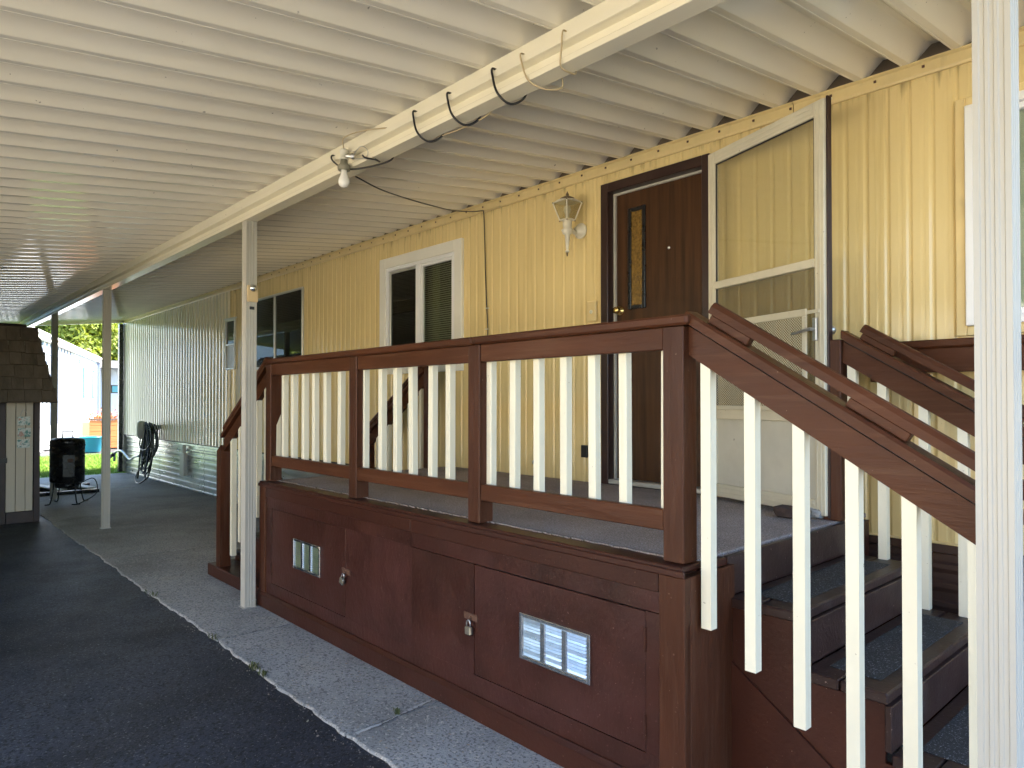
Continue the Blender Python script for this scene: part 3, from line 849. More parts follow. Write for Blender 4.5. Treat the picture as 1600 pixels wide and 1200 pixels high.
# header beams
BP = [(1.975, 2.938), (1.975, 2.908), (1.980, 2.906), (2.018, 2.902), (2.018, 2.854), (1.977, 2.846), (1.975, 2.843), (1.975, 2.822), (1.977, 2.820), (2.060, 2.820), (2.062, 2.822),
      (2.062, 2.843), (2.035, 2.852), (2.035, 2.904), (2.062, 2.908), (2.062, 2.938)]
for a, b_ in ((-15.9, -5.52), (-5.517, 0.24)):
    MB().prism(BP, a, b_, 'yz').build('header_beam', 'beam', car)
MB().box(-15.9, 0.24, 2.006, 2.032, 2.9385, 3.0005).build('beam_bracket', 'beam', car)
MB().prism([(y - 2.85, z + rz(-0.83) - 3.0) for y, z in BP], -15.9, 0.24, 'yz').build('header_beam', 'beam', car)
MB().box(-15.9, 0.24, -0.845, -0.815, 2.939 + rz(-0.83) - 3.0, rz(-0.83)).build('beam_bracket', 'beam', car)
MB().box(-16.3, 0.3, Y0R - 0.09, Y0R - 0.004, rz(Y0R) - 0.03, rz(Y0R) + 0.09, .006).build('gutter', 'alum', car)


def post_mesh(zl):
    """square fluted aluminium post, corner at origin"""
    w = 0.079; g = 0.003
    side = [(0, 0), (0.0125, 0), (0.0150, g), (0.0235, g), (0.0260, 0), (0.0335, 0), (0.0360, g), (0.0430, g), (0.0455, 0), (0.0530, 0), (0.0555, g), (0.0640, g), (0.0665, 0)]
    pts = []
    for k in range(4):
        for s_, d in side:
            pts.append([(s_, d), (w - d, s_), (w - s_, w - d), (d, w - s_)][k])
    return MB().prism(pts, 0.0, zl, 'xy')


PX = [-0.497, -5.120, -9.392, -12.66]
pm = None
for i, x in enumerate(PX):
    pl = post_mesh(2.8195).build('post', 'postpaint', car, loc=(x, 1.985, 0))
    if i == 1: post1 = pl
    MB().box(x - 0.012, x + 0.091, 1.973, 2.076, -0.002, 0.004).build('post_plate', 'steelgrey', car)
for x in (0.1, -5.1, -9.4, -13.6):
    post_mesh(2.8195 + rz(-0.83) - 3.0 + 0.022).build('post', 'postpaint', car, loc=(x, -0.865, -0.022))
bl = MB()
for x in PX[:3]:
    for z in (0.05, 2.76):
        bl.lathe((x + 0.0787, 2.045, z), [(0.006, 0), (0.006, 0.003), (0.003, 0.005)], 8, (1, 0, 0))
bl.build('post_screws', 'steelgrey', car, kind='stuff')

# sensor block on the post
blk = thing('sensor_block', (-5.03, 2.02, 2.19), 'tan wood block with a domed metal eye on the middle post', 'sensor')
MB().box(-5.040, -5.022, 1.990, 2.066, 2.225, 2.345, .003).build('wood_block', 'woodtan', blk)
MB().lathe((-5.022, 2.028, 2.325), [(0.026, 0), (0.028, 0.004), (0.024, 0.014), (0.012, 0.022), (0.002, 0.024)], 16, (1, 0, 0)).build('dome_eye', 'steel', blk, True)
MB().box(-5.042, -5.036, 2.010, 2.045, 2.170, 2.192, .001).build('slot_cover', 'black', blk)

# ================================================================== DECK
dk = thing('deck', (-3.25, 3.0, 0), 'raised brown wooden porch deck with cream balusters and a skirted base', 'porch deck')
DX0, DX1 = -5.075, -1.445
MB().box(DX0, DX1 - 0.02, 2.255, 3.87, 0.885, 0.909, .004).build('carpet', 'carpet', dk)
cf = MB()
nx_, ny_ = 190, 7
for i in range(nx_):     # ragged front edge of the carpet lapping on to the ledge
    x = DX0 + (DX1 - 0.03 - DX0) * i / nx_; x2 = x + (DX1 - 0.03 - DX0) / nx_
    y = 2.205 + random.uniform(-.006, .006)
    cf.add([(x, y, 0.9175), (x2, y + random.uniform(-.004, .004), 0.9175), (x2, 2.256, 0.910), (x, 2.256, 0.910), (x, y, 0.912), (x2, y, 0.912)], [(0, 1, 2, 3), (4, 5, 1, 0)])
cf.build('carpet_edge', 'carpet', dk)
MB().box(DX0, DX1 - .03, 2.14, 3.86, 0.80, 0.884).build('deck_frame', 'brown', dk)
# ledge
MB().box(DX0 - .012, DX1 + 0.028, 2.108, 2.250, 0.892, 0.9115, .005).build('ledge', 'brown', dk)
MB().box(DX0 - .006, DX1 + 0.040, 2.096, 2.1075, 0.876, 0.900, .005).build('ledge_moulding', 'brown', dk)
# skirt
for a, b_ in ((-4.965, -3.105), (-3.102, -1.518)):
    MB().box(a, b_, 2.102, 2.125, 0.806, 0.8755, .003).build('frieze_board', 'brown', dk)
MB().box(-5.070, -4.968, 2.102, 2.14, 0.112, 0.8755, .003).build('corner_board', 'brown_z', dk)
MB().box(-1.515, -1.405, 2.102, 2.14, 0.112, 0.8755, .003).build('corner_board', 'brown_z', dk)
MB().box(-1.444, -1.4055, 2.1405, 2.44, 0.0, 0.8755, .003).build('corner_board', 'brown_z', dk)
MB().box(DX1 - 0.012, DX1 + 0.030, 2.2505, 2.40, 0.8765, 0.905, .004).build('ledge_moulding', 'brown', dk)
MB().box(-5.09, -1.398, 2.090, 2.14, 0.0, 0.095, .004).build('base_board', 'brown', dk)
MB().prism([(2.090, 0.0955), (2.104, 0.1115), (2.14, 0.1115), (2.14, 0.0955)], -5.085, -1.402, 'yz').build('base_moulding', 'brown', dk)
D1 = (-4.870, -3.812, 0.195, 0.728); D2 = (-2.580, -1.582, 0.205, 0.722)
G = 0.0025
for (x0, x1, z0, z1) in ((-4.967, -3.105, D1[3] + G, 0.8055), (-3.1045, -1.516, D2[3] + G + .004, 0.8055), (-4.967, -3.105, 0.112, D1[2] - G),
                         (-3.1045, -1.516, 0.112, D2[2] - G), (-4.967, D1[0] - G, D1[2] - G + .0005, D1[3] + G - .0005), (D1[1] + G, -3.105, D1[2] - G + .0005, D1[3] + G - .0005),
                         (-3.1045, D2[0] - G, D2[2] - G + .0005, D2[3] + G), (D2[1] + G, -1.516, D2[2] - G + .0005, D2[3] + G)):
    MB().box(x0, x1, 2.112, 2.128, z0, z1).build('skirt_panel', 'brown_ply', dk)
MB().box(-5.06, -1.45, 2.132, 2.139, 0.02, 0.875).build('skirt_backing', 'sheddark', dk)
MB().box(-5.075, -5.055, 2.1405, 3.85, 0.0, 0.88).build('end_panel', 'brown_ply', dk)
MB().box(-1.475, -1.4445, 2.141, 3.85, 0.0, 0.88).build('end_panel', 'brown_ply', dk)


def access_door(d, vx0, vx1, lab):
    a = MB().box(d[0], d[1], 2.1125, 2.128, d[2], d[3], .002).build('access_door', 'brown_ply', dk)
    a['label'] = lab
    z0, z1 = 0.372, 0.572
    f = rect_frame(MB(), vx0, vx1, z0, z1, 0.016, 2.1005, 2.1120, .002)
    cw = (vx1 - vx0 - 0.032) / 3
    for k in (1, 2):
        xc = vx0 + 0.016 + cw * k
        f.box(xc - 0.012, xc + 0.012, 2.1015, 2.1120, z0 + 0.0165, z1 - 0.0165, .001)
    v = f.build('vent', 'steel', a)
    MB().box(vx0 + .01, vx1 - .01, 2.1105, 2.1119, z0 + .01, z1 - .01).build('vent_backing', 'steelgrey', v)
    for k in range(3):
        xa = vx0 + 0.016 + cw * k + (0.004 if k == 0 else 0.0135); xb = vx0 + 0.016 + cw * (k + 1) - (0.004 if k == 2 else 0.0135)
        lv = MB(); z = z0 + 0.024
        while z < z1 - 0.02:
            jt = random.uniform(-.0011, .0011)
            # pressed louver: sloping face with closed, splayed ends
            lv.add([(xa, 2.1085, z + .0055), (xa + .006, 2.1036 + jt, z - .0042), (xb - .006, 2.1036 + jt, z - .0042), (xb, 2.1085, z + .0055), (xa, 2.1095, z - .0042), (xb, 2.1095, z - .0042)],
                   [(0, 1, 2, 3), (0, 4, 1), (3, 2, 5)])
            z += 0.0137
        lv.build('louver_bank', 'louver', v, kind='stuff')
    return a


a1 = access_door(D1, -4.512, -4.122, 'left access door with a silver louvred vent')
a2 = access_door(D2, -2.255, -1.845, 'right access door with a silver louvred vent')
for a, xh in ((a1, -3.795), (a2, -2.598)):
    hs = MB(); hs.box(xh - 0.055, xh + 0.045, 2.1085, 2.1118, 0.455, 0.488, .001); hs.tube(spline([(xh, 2.1115, 0.474), (xh, 2.098, 0.472), (xh, 2.098, 0.464), (xh, 2.1115, 0.462)], 3), 0.003, 6)
    hs.build('hasp', 'rust', a)
for a, xh, zz in ((a1, D1[0], (0.30, 0.62)), (a2, D2[1], (0.30, 0.62))):
    for z in zz:
        MB().lathe((xh, 2.1105, z - 0.045), [(0.006, 0), (0.006, 0.09)], 8).build('hinge', 'brown', a)


def padlock(x, z, tilt, mat, lab):
    t = thing('padlock', (x, 2.09, z - 0.09), lab, 'padlock', 'padlocks on the deck access doors')
    ax = Vector((math.cos(tilt), 0, math.sin(tilt))); az = Vector((-math.sin(tilt), 0, math.cos(tilt)))
    c = Vector((x, 2.092, z)) - az * 0.058
    MB().obox(c, (ax, (0, 1, 0), az), (0.021, 0.009, 0.019), .004).build('lock_body', mat, t)
    pts = [c + ax * (0.013 * math.cos(a)) + az * (0.034 + 0.016 * math.sin(a)) for a in [math.pi * i / 8 for i in range(9)]]
    pts = [c + ax * 0.013 + az * 0.012] + pts + [c - ax * 0.013 + az * 0.012]
    MB().tube(pts, 0.0034, 8).build('shackle', 'brass' if mat == 'brass' else 'steelgrey', t, True)
    MB().obox(c - az * 0.0195, (ax, (0, 1, 0), az), (0.018, 0.008, 0.002), .001).build('lock_base', 'black', t)


M['lockbody'] = mk('laminated_lock_steel', (0.62, 0.58, 0.47), 0.3, metal=0.9, var=0.15, vscale=60)
padlock(-3.797, 0.468, R(-20), 'lockbody', 'tilted padlock hanging on the left deck access door')
padlock(-2.600, 0.468, R(2), 'lockbody', 'upright padlock hanging on the right deck access door')

nh_ = MB(); rn = random.Random(2)
for x in [-4.9 + 0.41 * i for i in range(9)]:
    for z in (0.822, 0.858): nh_.lathe((x + rn.uniform(-.03, .03), 2.1022, z + rn.uniform(-.004, .004)), [(0.0035, 0), (0.003, 0.0012)], 6, (0, -1, 0))
    nh_.lathe((x + rn.uniform(-.1, .1), 2.0902, 0.045 + rn.uniform(-.01, .01)), [(0.0035, 0), (0.003, 0.0012)], 6, (0, -1, 0))
for x in (-5.02, -1.46):
    for z in (0.2, 0.4, 0.6, 0.8): nh_.lathe((x + rn.uniform(-.02, .02), 2.1022, z), [(0.0035, 0), (0.003, 0.0012)], 6, (0, -1, 0))
nh_.build('nail_heads', 'rust', dk, kind='stuff')
# --- front railing
PZ0, PZ1 = 0.912, 1.770
for x, w in ((-5.080, 0.089), (-3.842, 0.089), (-2.678, 0.089), (-1.530, 0.089)):
    MB().box(x, x + w, 2.150, 2.239, PZ0, 1.7745, .004).build('rail_post', 'brown_z', dk)
BAYS = ((-4.990, -3.843), (-3.752, -2.679), (-2.588, -1.531))
for a, b_ in BAYS:
    MB().box(a, b_, 2.156, 2.194, 1.690, 1.7745, .004).build('top_rail', 'brown_x', dk)
    MB().box(a, b_, 2.156, 2.190, 1.022, 1.100, .004).build('bottom_rail', 'brown_x', dk)
    MB().box(a, b_, 2.192, 2.235, 1.040, 1.075, .003).build('rail_cleat', 'brown_x', dk)
for a, b_ in ((-5.095, -2.634), (-2.632, -1.415)):
    MB().box(a, b_, 2.132, 2.262, 1.775, 1.813, .012).build('cap_rail', 'brown_x', dk)
bal = MB().box(-0.0195, 0.0195, -0.0195, 0.0195, 1.0765, 1.7735, .003)
bo = None
BX = [-5.000, -4.893, -4.733, -4.561, -4.398, -4.234, -4.056, -3.760, -3.566, -3.40, -3.229, -3.063, -2.898, -2.705,
      -2.583, -2.410, -2.246, -2.075, -1.910, -1.749, -1.553]
for x in BX:
    if bo is None: bo = bal.build('baluster', 'cream', dk)
    o = bo if x == BX[0] else link('baluster', bo.data, dk)
    o.location = (x + random.uniform(-.004, .004), 2.2145 + random.uniform(-.002, .002), 0)
    o.rotation_euler = (random.uniform(-.002, .002), random.uniform(-.006, .006), random.uniform(-.06, .06))


# ================================================================== STAIRS
def stairs(name, label, sgn, xs0, y0, y1, tops, run, near_newel, handrail=True):
    """sgn +1: runs towards +X from xs0.  tops: tread heights from the deck down"""
    t = thing(name, (xs0 + sgn * run * 2, (y0 + y1) / 2, 0), label, 'stairs')
    prev = 0.905
    for i, z in enumerate(tops):
        xb = xs0 + sgn * run * i; xf = xb + sgn * run
        # riser under the previous tread
        MB().box(xb, xb + sgn * 0.022, y0 + .004, y1 - .004, z + .0005, prev - (0.041 if i else 0.0), .003).build('riser', 'brown_worn', t)
        mid = xb + sgn * 0.145
        MB().box(xb + sgn * 0.0225, mid, y0, y1, z - 0.038, z, .004).build('tread', 'brown_worn', t)
        MB().box(mid + sgn * 0.005, xf + sgn * 0.012, y0, y1, z - 0.038, z, .006).build('tread', 'brown_worn', t)
        gs = MB()
        gs.box(xb + sgn * 0.075, xf - sgn * 0.045, y0 + 0.10, y1 - 0.13, z + .0005, z + 0.0035)
        gs.build('grip_strip', 'grip', t)
        prev = z
    # closed sides: panel under the steps plus a proud stringer board cut on the slope
    for ys, side in ((y0 + 0.010, -1), (y1 - 0.010, 1)):
        poly = [(xs0, 0.0)]
        xe = xs0 + sgn * run * len(tops)
        poly.append((xe, 0.0))
        for i in range(len(tops) - 1, -1, -1):
            xf = xs0 + sgn * (run * (i + 1)); poly += [(xf, tops[i] - 0.0385), (xs0 + sgn * run * i, tops[i] - 0.0385)]
        MB().prism(poly, ys, ys - side * 0.02, 'xz').build('stringer', 'brown', t)
        lo = [(xs0 + sgn * 0.0, 0.55), (xs0 + sgn * 0.05, 0.50), (xs0 + sgn * 0.78, 0.0), (xs0, 0.0)]
        MB().prism(lo, ys + side * 0.002, ys + side * 0.012, 'xz').build('toe_panel', 'brown', t)
    return t


TOPS = [0.752, 0.556, 0.366, 0.183]
st = stairs('porch_stairs', 'brown wooden steps with gritty tread strips beside the right hand post', 1, -1.4435, 2.415, 3.56, TOPS, 0.29, True)
SL = 0.621


def slope_board(name, parent, x0, z0, x1, z1, y0, y1, hgt, mat, ch=.004):
    """board whose lower edge runs from (x0,z0) to (x1,z1), plumb ends; hgt measured vertically"""
    poly = [(x0, z0), (x1, z1), (x1, z1 + hgt), (x0, z0 + hgt)]
    return MB().prism(poly, y0, y1, 'xz').build(name, mat, parent)


def stair_rail(t, sgn, xa, za, xb, yc, inner, xs, zbots, handside):
    """sloped rail: xa,za lower edge at the newel; xb end"""
    zb_ = za - SL * abs(xb - xa)
    slope_board('sloped_rail', t, xa, za, xb, zb_, yc - 0.020, yc + 0.020, 0.106, 'brown_x')
    slope_board('rail_gap_shade', t, xa, za + 0.1065, xb, zb_ + 0.1065, yc - 0.010, yc + 0.010, 0.0115, 'sheddark')  # dark recessed strip paints the shadow line in the gap under the cap
    # cap board laid on the slope
    poly = [(xa, za + 0.1185), (xb, zb_ + 0.1185), (xb, zb_ + 0.1605), (xa, za + 0.1605)]
    c = MB()
    vs = []
    for x, z in ((xa, za), (xb, zb_)):
        for dy, dz in ((-0.046, 0.1185), (-0.046, 0.150), (-0.036, 0.1605), (0.036, 0.1605), (0.046, 0.150), (0.046, 0.1185)):
            vs.append((x, yc + dy, z + dz))
    fs = [(0, 1, 2, 3, 4, 5), (11, 10, 9, 8, 7, 6)] + [(i, i + 6, (i + 1) % 6 + 6, (i + 1) % 6) for i in range(6)]
    c.add(vs, fs).build('cap_rail', 'brown_x', t)
    # handrail on blocks
    yh = yc + handside
    hx0 = xa + sgn * 0.075
    hz = lambda x: za - SL * abs(x - xa) + 0.1605
    d = Vector((xb - xa, 0, zb_ - za)).normalized(); up = Vector((-d.z, 0, d.x)) if d.x > 0 else Vector((d.z, 0, -d.x))
    if up.z < 0: up = -up
    hp = []
    for x, lift in ((hx0 - sgn * 0.012, 0.052), (xb, 0.052)):
        hp.append(Vector((x, yh, hz(x))) + up * lift)
    hr = MB()
    w, hh = 0.021, 0.021
    prof_ = [(-w, -hh), (-w, hh * 0.2), (-w * 0.6, hh * 0.85), (0, hh), (w * 0.6, hh * 0.85), (w, hh * 0.2), (w, -hh)]
    vs = [p + Vector((0, a, 0)) + up * b_ for p in hp for a, b_ in prof_]
    m_ = len(prof_)
    hr.add(vs, [tuple(range(m_)), tuple(reversed(range(m_, 2 * m_)))] + [(i, i + m_, (i + 1) % m_ + m_, (i + 1) % m_) for i in range(m_)])
    hr.build('handrail', 'brown_x', t, False)
    for bx in (hx0 + sgn * 0.075, hx0 + sgn * 0.56):
        p = Vector((bx, yh, hz(bx))) + up * 0.0155
        MB().obox(p, (d, (0, 1, 0), up), (0.088 if bx < hx0 + .2 * sgn or sgn < 0 else 0.10, 0.017, 0.0150), .003).build('rail_block', 'brown_x', t)
    for x, zbm in zip(xs, zbots):
        zt_ = za - SL * abs(x - xa) - 0.0005
        yb = yc + inner
        # baluster with a slanted cut at the foot
        w = 0.0195
        vs = []
        for dx, dy in ((-w, -w), (w, -w), (w, w), (-w, w)):
            cut = (0.020 if dy < 0 else 0.0) if inner < 0 else 0
            vs.append((x + dx, yb + dy, zbm + cut))
        for dx, dy in ((-w, -w), (w, -w), (w, w), (-w, w)):
            vs.append((x + dx, yb + dy, zt_ - SL * sgn * dx))
        MB().add(vs, [(3, 2, 1, 0), (4, 5, 6, 7)] + [(i, (i + 1) % 4, (i + 1) % 4 + 4, i + 4) for i in range(4)]).build('baluster', 'cream', t)


# right stairs: near rail outside the steps, far rail standing on the treads
stair_rail(st, 1, -1.4395, 1.668, -0.452, 2.205, 0.0, [-1.372, -1.203, -1.034, -0.869, -0.711, -0.547], [0.690, 0.588, 0.456, 0.36, 0.25, 0.15], 0.0)
MB().box(-1.415, -1.3955, 2.222, 2.2415, 0.905, 1.655, .002).build('baluster', 'cream', st)
stair_rail(st, 1, -1.4395, 1.690, -0.36, 3.545, 0.0, [-1.40, -1.262, -1.085, -0.930, -0.765, -0.60], [0.752, 0.752, 0.556, 0.556, 0.366, 0.366], 0.0)
MB().box(-1.530, -1.441, 3.500, 3.589, 0.91, 1.805, .004).build('newel', 'brown_z', st)
# cleat carrying the near balusters against the stair side
MB().box(-1.40, -0.46, 2.2245, 2.40, 0.02, 0.06).build('foot_cleat', 'brown', st)
# short wall rail running on behind the far handrail
wr = thing('wall_railing', (-0.7, 3.79, 0), 'dark brown level railing behind the right hand steps along the wall', 'railing')
MB().box(-1.42, 0.6, 3.775, 3.81, 1.640, 1.757, .004).build('top_rail', 'brown_x', wr)
MB().box(-1.44, 0.62, 3.750, 3.84, 1.7575, 1.797, .008).build('cap_rail', 'brown_x', wr)
MB().box(0.50, 0.59, 3.74, 3.83, 0.0, 1.6395, .004).build('post', 'brown_z', wr)
MB().box(-1.42, -1.38, 3.815, 3.875, 1.60, 1.757, .003).build('wall_cleat', 'brown_x', wr)
MB().box(-1.42, 0.6, 3.79, 3.812, 1.642, 1.66, .003).build('lower_bead', 'brown_x', wr)

# left stairs
ls = stairs('porch_stairs', 'brown wooden steps at the far left end of the porch behind the middle post', -1, -5.0760, 2.36, 3.62, TOPS, 0.29, True)
stair_rail(ls, -1, -5.0825, 1.655, -6.02, 2.205, 0.0, [-5.17, -5.34, -5.51, -5.68, -5.85], [0.70, 0.60, 0.47, 0.36, 0.22], 0.0)
stair_rail(ls, -1, -5.0925, 1.655, -6.05, 3.63, 0.0, [-5.18, -5.36, -5.54, -5.72, -5.90], [0.752, 0.752, 0.556, 0.366, 0.366], 0.0)
MB().box(-5.092, -5.003, 3.585, 3.674, 0.91, 1.80, .004).build('newel', 'brown_z', ls)
MB().prism([(-6.11, 0.0), (-6.021, 0.0), (-6.021, 1.13), (-6.11, 1.075)], 2.160, 2.249, 'xz').build('newel', 'brown_z', ls)
MB().prism([(-6.14, 0.0), (-6.051, 0.0), (-6.051, 1.12), (-6.14, 1.065)], 3.585, 3.674, 'xz').build('newel', 'brown_z', ls)
MB().box(-6.26, -5.09, 2.14, 2.42, 0.0, 0.10, .006).build('base_plinth', 'brown', ls)

# ================================================================== small things on the porch
def rock(name, c, r, mat, lab, sd):
    rnd = random.Random(sd)
    mb = MB(); vs, fs = [], []
    NS, NR = 12, 7
    for i in range(NR):
        ph = math.pi * i / (NR - 1)
        for k in range(NS):
            a = 2 * math.pi * k / NS
            q_ = 1 + rnd.uniform(-.09, .09)
            sq = lambda v: math.copysign(abs(v) ** 0.6, v)
            vs.append((c[0] + r[0] * sq(math.sin(ph)) * sq(math.cos(a)) * q_, c[1] + r[1] * sq(math.sin(ph)) * sq(math.sin(a)) * q_, c[2] + r[2] * sq(math.cos(ph)) * q_))
    for i in range(NR - 1):
        for k in range(NS):
            fs.append((i * NS + k, i * NS + (k + 1) % NS, (i + 1) * NS + (k + 1) % NS, (i + 1) * NS + k))
    o = mb.add(vs, fs).build(name, mat)
    tag(o, lab, 'rock', 'rocks holding the storm door')


rock('rock', (-1.665, 3.43, 0.940), (0.085, 0.05, 0.030), 'rock_dark', 'flat dark brown rock at the foot of the storm door', 3)
rock('rock', (-1.575, 3.545, 0.936), (0.055, 0.075, 0.026), 'rock_grey', 'pale speckled grey rock at the foot of the storm door', 5)

# --- wall lantern
LX, LY = -3.500, 3.745
ln = thing('wall_lantern', (LX, 3.88, 2.56), 'ivory carriage lantern with tan glass on the wall left of the door', 'lantern')
zl = 2.835
MB().lathe((LX + .005, 3.889, 2.772), [(0.058, 0), (0.060, 0.008), (0.052, 0.018), (0.034, 0.024), (0.030, 0.05)], 20, (0, -1, 0)).build('wall_plate', 'lantern', ln, True)
MB().tube(spline([(LX, 3.86, 2.765), (LX, 3.82, 2.752), (LX, 3.77, 2.775), (LX, 3.747, 2.80)], 4), 0.016, 10).build('arm', 'lantern', ln, True)
MB().lathe((LX, LY, 2.565), [(0.004, 0.0), (0.009, 0.028)], 10).build('tail_finial', 'bronze', ln, True)
MB().lathe((LX, LY, 2.593), [(0.009, 0), (0.016, 0.006), (0.015, 0.012), (0.008, 0.018), (0.011, 0.03), (0.019, 0.13), (0.034, 0.137), (0.036, 0.148), (0.042, 0.158), (0.043, 0.166),
                             (0.030, 0.176), (0.033, 0.20), (0.034, 0.238)], 18).build('stem', 'lantern', ln, True)
zb_, zt_ = 2.832, 2.958
rb, rt_ = 0.056, 0.106
cage = MB()
co = [R(45 + 90 * k - 4) for k in range(4)]
bot = [Vector((LX + rb * math.cos(a), LY + rb * math.sin(a), zb_)) for a in co]
tp = [Vector((LX + rt_ * math.cos(a), LY + rt_ * math.sin(a), zt_)) for a in co]
for k in range(4):
    cage.tube([bot[k], tp[k]], 0.0052, 6); cage.tube([bot[k], bot[(k + 1) % 4]], 0.005, 6); 
    mid_ = (tp[k] + tp[(k + 1) % 4]) / 2 + Vector((0, 0, 0.012))
    cage.tube(spline([tp[k], mid_, tp[(k + 1) % 4]], 4), 0.0042, 6)
cage.lathe((LX, LY, zb_ - 0.008), [(0.040, 0), (0.058, 0.004), (0.058, 0.009)], 4)
cage.build('cage', 'lantern', ln)
for k in range(4):
    MB().quad(bot[k], bot[(k + 1) % 4], tp[(k + 1) % 4], tp[k]).build('glass_pane', 'lampglass', ln)
MB().lathe((LX, LY, zt_), [(0.100, 0.0), (0.096, 0.008), (0.055, 0.020), (0.050, 0.026)], 4).build('top_plate', 'lantern', ln)
MB().lathe((LX, LY, zt_ + .018), [(0.040, 0), (0.058, 0.008), (0.050, 0.016), (0.030, 0.026), (0.013, 0.033), (0.010, 0.038), (0.013, 0.044), (0.006, 0.056), (0.001, 0.068)], 18).build('cap', 'bronze', ln, True)
MB().lathe((LX, LY, zb_), [(0.016, 0), (0.016, 0.04), (0.020, 0.05), (0.028, 0.075), (0.026, 0.095), (0.010, 0.108)], 14).build('bulb', 'bulb', ln, True)
kn = MB()
for k in range(4):
    kn.lathe(tp[k] + Vector((0, 0, -.004)), [(0.003, 0), (0.007, 0.005), (0.003, 0.012)], 8); kn.lathe(bot[k] + Vector((0, 0, -.013)), [(0.003, 0), (0.006, 0.005), (0.003, 0.010)], 8)
kn.build('corner_knobs', 'bronze', ln, kind='stuff')

# --- bulb on the beam
bx, by = -3.520, 1.935
bf = thing('bulb_fixture', (bx, by, 2.70), 'bare white bulb in a grey socket clipped to the carport beam', 'light bulb')
MB().lathe((bx, by, 2.700), [(0.002, 0), (0.016, 0.003), (0.027, 0.014), (0.0315, 0.030), (0.029, 0.047), (0.021, 0.066), (0.0175, 0.078), (0.0175, 0.098)], 22).build('bulb', 'bulb', bf, True)
MB().lathe((bx, by, 2.797), [(0.033, 0), (0.036, 0.010), (0.036, 0.026), (0.022, 0.036), (0.020, 0.060)], 20).build('socket', 'socket', bf, True)
MB().lathe((bx, by, 2.857), [(0.024, 0), (0.024, 0.009), (0.020, 0.012), (0.022, 0.045), (0.025, 0.048), (0.024, 0.056), (0.017, 0.058)], 20).build('junction_box', 'boxgrey', bf, True)
cl = MB(); cl.tube([(bx + .02, by + .004, 2.875), (bx + .05, by + .02, 2.868)], 0.009, 8); cl.lathe((bx + .05, by + .02, 2.868), [(0.016, 0), (0.018, 0.006), (0.012, 0.018)], 10, (.8, .5, 0))
cl.tube(spline([(bx + .06, 1.955, 2.868), (bx + .13, 1.965, 2.905), (bx + .20, 1.967, 2.865), (bx + .18, 1.967, 2.83), (bx + .06, 1.962, 2.852)], 6), 0.0022, 6)
cl.build('clamp', 'steelgrey', bf)

# --- cords
cd = MB()


def loop_(mb, xa, xb, dip, r):
    mb.tube(spline([(xa, 2.00, 2.944), (xa, 1.966, 2.943), (xa + 0.005, 1.962, 2.91), (xa + (xb - xa) * .35, 1.968, 2.83 - dip * .3), (xa + (xb - xa) * .65, 2.02, 2.800 - dip), (xb, 2.074, 2.822), (xb + .01, 2.076, 2.90), (xb + .02, 2.04, 2.944)], 6), r, 7)


r_ = 0.0052
for xa, xb, dip in ((-2.88, -2.79, 0.012), (-2.60, -2.50, 0.014), (-2.28, -2.19, 0.014)): loop_(cd, xa, xb, dip, r_)
cd.tube([(-2.88, 2.0, 2.945), (-2.19, 2.03, 2.945)], r_, 7)
cd.tube(spline([(-3.72, 2.0, 2.943), (-3.72, 1.966, 2.940), (-3.69, 1.955, 2.90), (-3.56, 1.95, 2.825), (-3.45, 1.985, 2.80), (-3.28, 2.066, 2.815), (-3.23, 2.076, 2.85), (-3.22, 2.05, 2.944), (-2.88, 2.03, 2.945)], 6), r_, 7)
cd.tube(spline([(-3.30, 2.03, 2.812), (-3.27, 1.985, 2.806), (-3.33, 1.962, 2.825), (-3.37, 1.965, 2.850)], 5), r_, 7)
# run to the wall and down it
cd.tube(spline([(-3.62, 2.066, 2.815), (-3.70, 2.30, 2.80), (-3.95, 2.75, 2.865), (-4.25, 3.25, 2.965), (-4.46, 3.62, 3.065), (-4.56, 3.82, 3.128), (-4.60, 3.866, 3.140), (-4.605, 3.876, 3.09), (-4.600, 3.880, 2.9),
                (-4.59, 3.880, 2.6), (-4.575, 3.879, 2.35), (-4.560, 3.880, 2.10), (-4.555, 3.880, 1.6), (-4.55, 3.880, 1.05)], 7), 0.0046, 7)
ec = cd.build('extension_cord', 'black', None, True)
tag(ec, 'black cord looped round the carport beam and run down the wall', 'cord')
sp = MB()
for z in (2.30, 2.12, 1.8): sp.box(-4.578, -4.552, 3.868, 3.889, z - .004, z + .004)
sp.build('cord_clip', 'boxgrey', ec)
tc_ = MB()
tc_.tube(spline([(-2.10, 2.0, 2.944), (-2.10, 1.966, 2.942), (-2.09, 1.962, 2.90), (-2.06, 1.97, 2.82), (-2.02, 2.02, 2.785), (-1.985, 2.08, 2.792), (-1.98, 2.09, 2.83), (-1.99, 2.05, 2.944)], 6), 0.0038, 6)
tc_.tube(spline([(-1.86, 2.0, 2.944), (-1.86, 1.966, 2.942), (-1.865, 1.964, 2.88), (-1.875, 1.97, 2.81), (-1.88, 2.03, 2.806), (-1.89, 2.075, 2.83), (-1.90, 2.045, 2.944)], 6), 0.0038, 6)
tc_.tube(spline([(-2.10, 2.02, 2.944), (-2.3, 2.066, 2.90), (-2.42, 2.073, 2.825), (-2.58, 2.073, 2.812), (-2.75, 2.073, 2.82), (-2.95, 2.073, 2.85), (-3.1, 2.05, 2.944), (-3.3, 1.95, 2.965), (-3.45, 1.90, 2.955), (-3.52, 1.93, 2.92)], 6), 0.0034, 6)
tag(tc_.build('lamp_wire', 'tan', None, True), 'thin tan wire wound round the near part of the carport beam', 'wire')

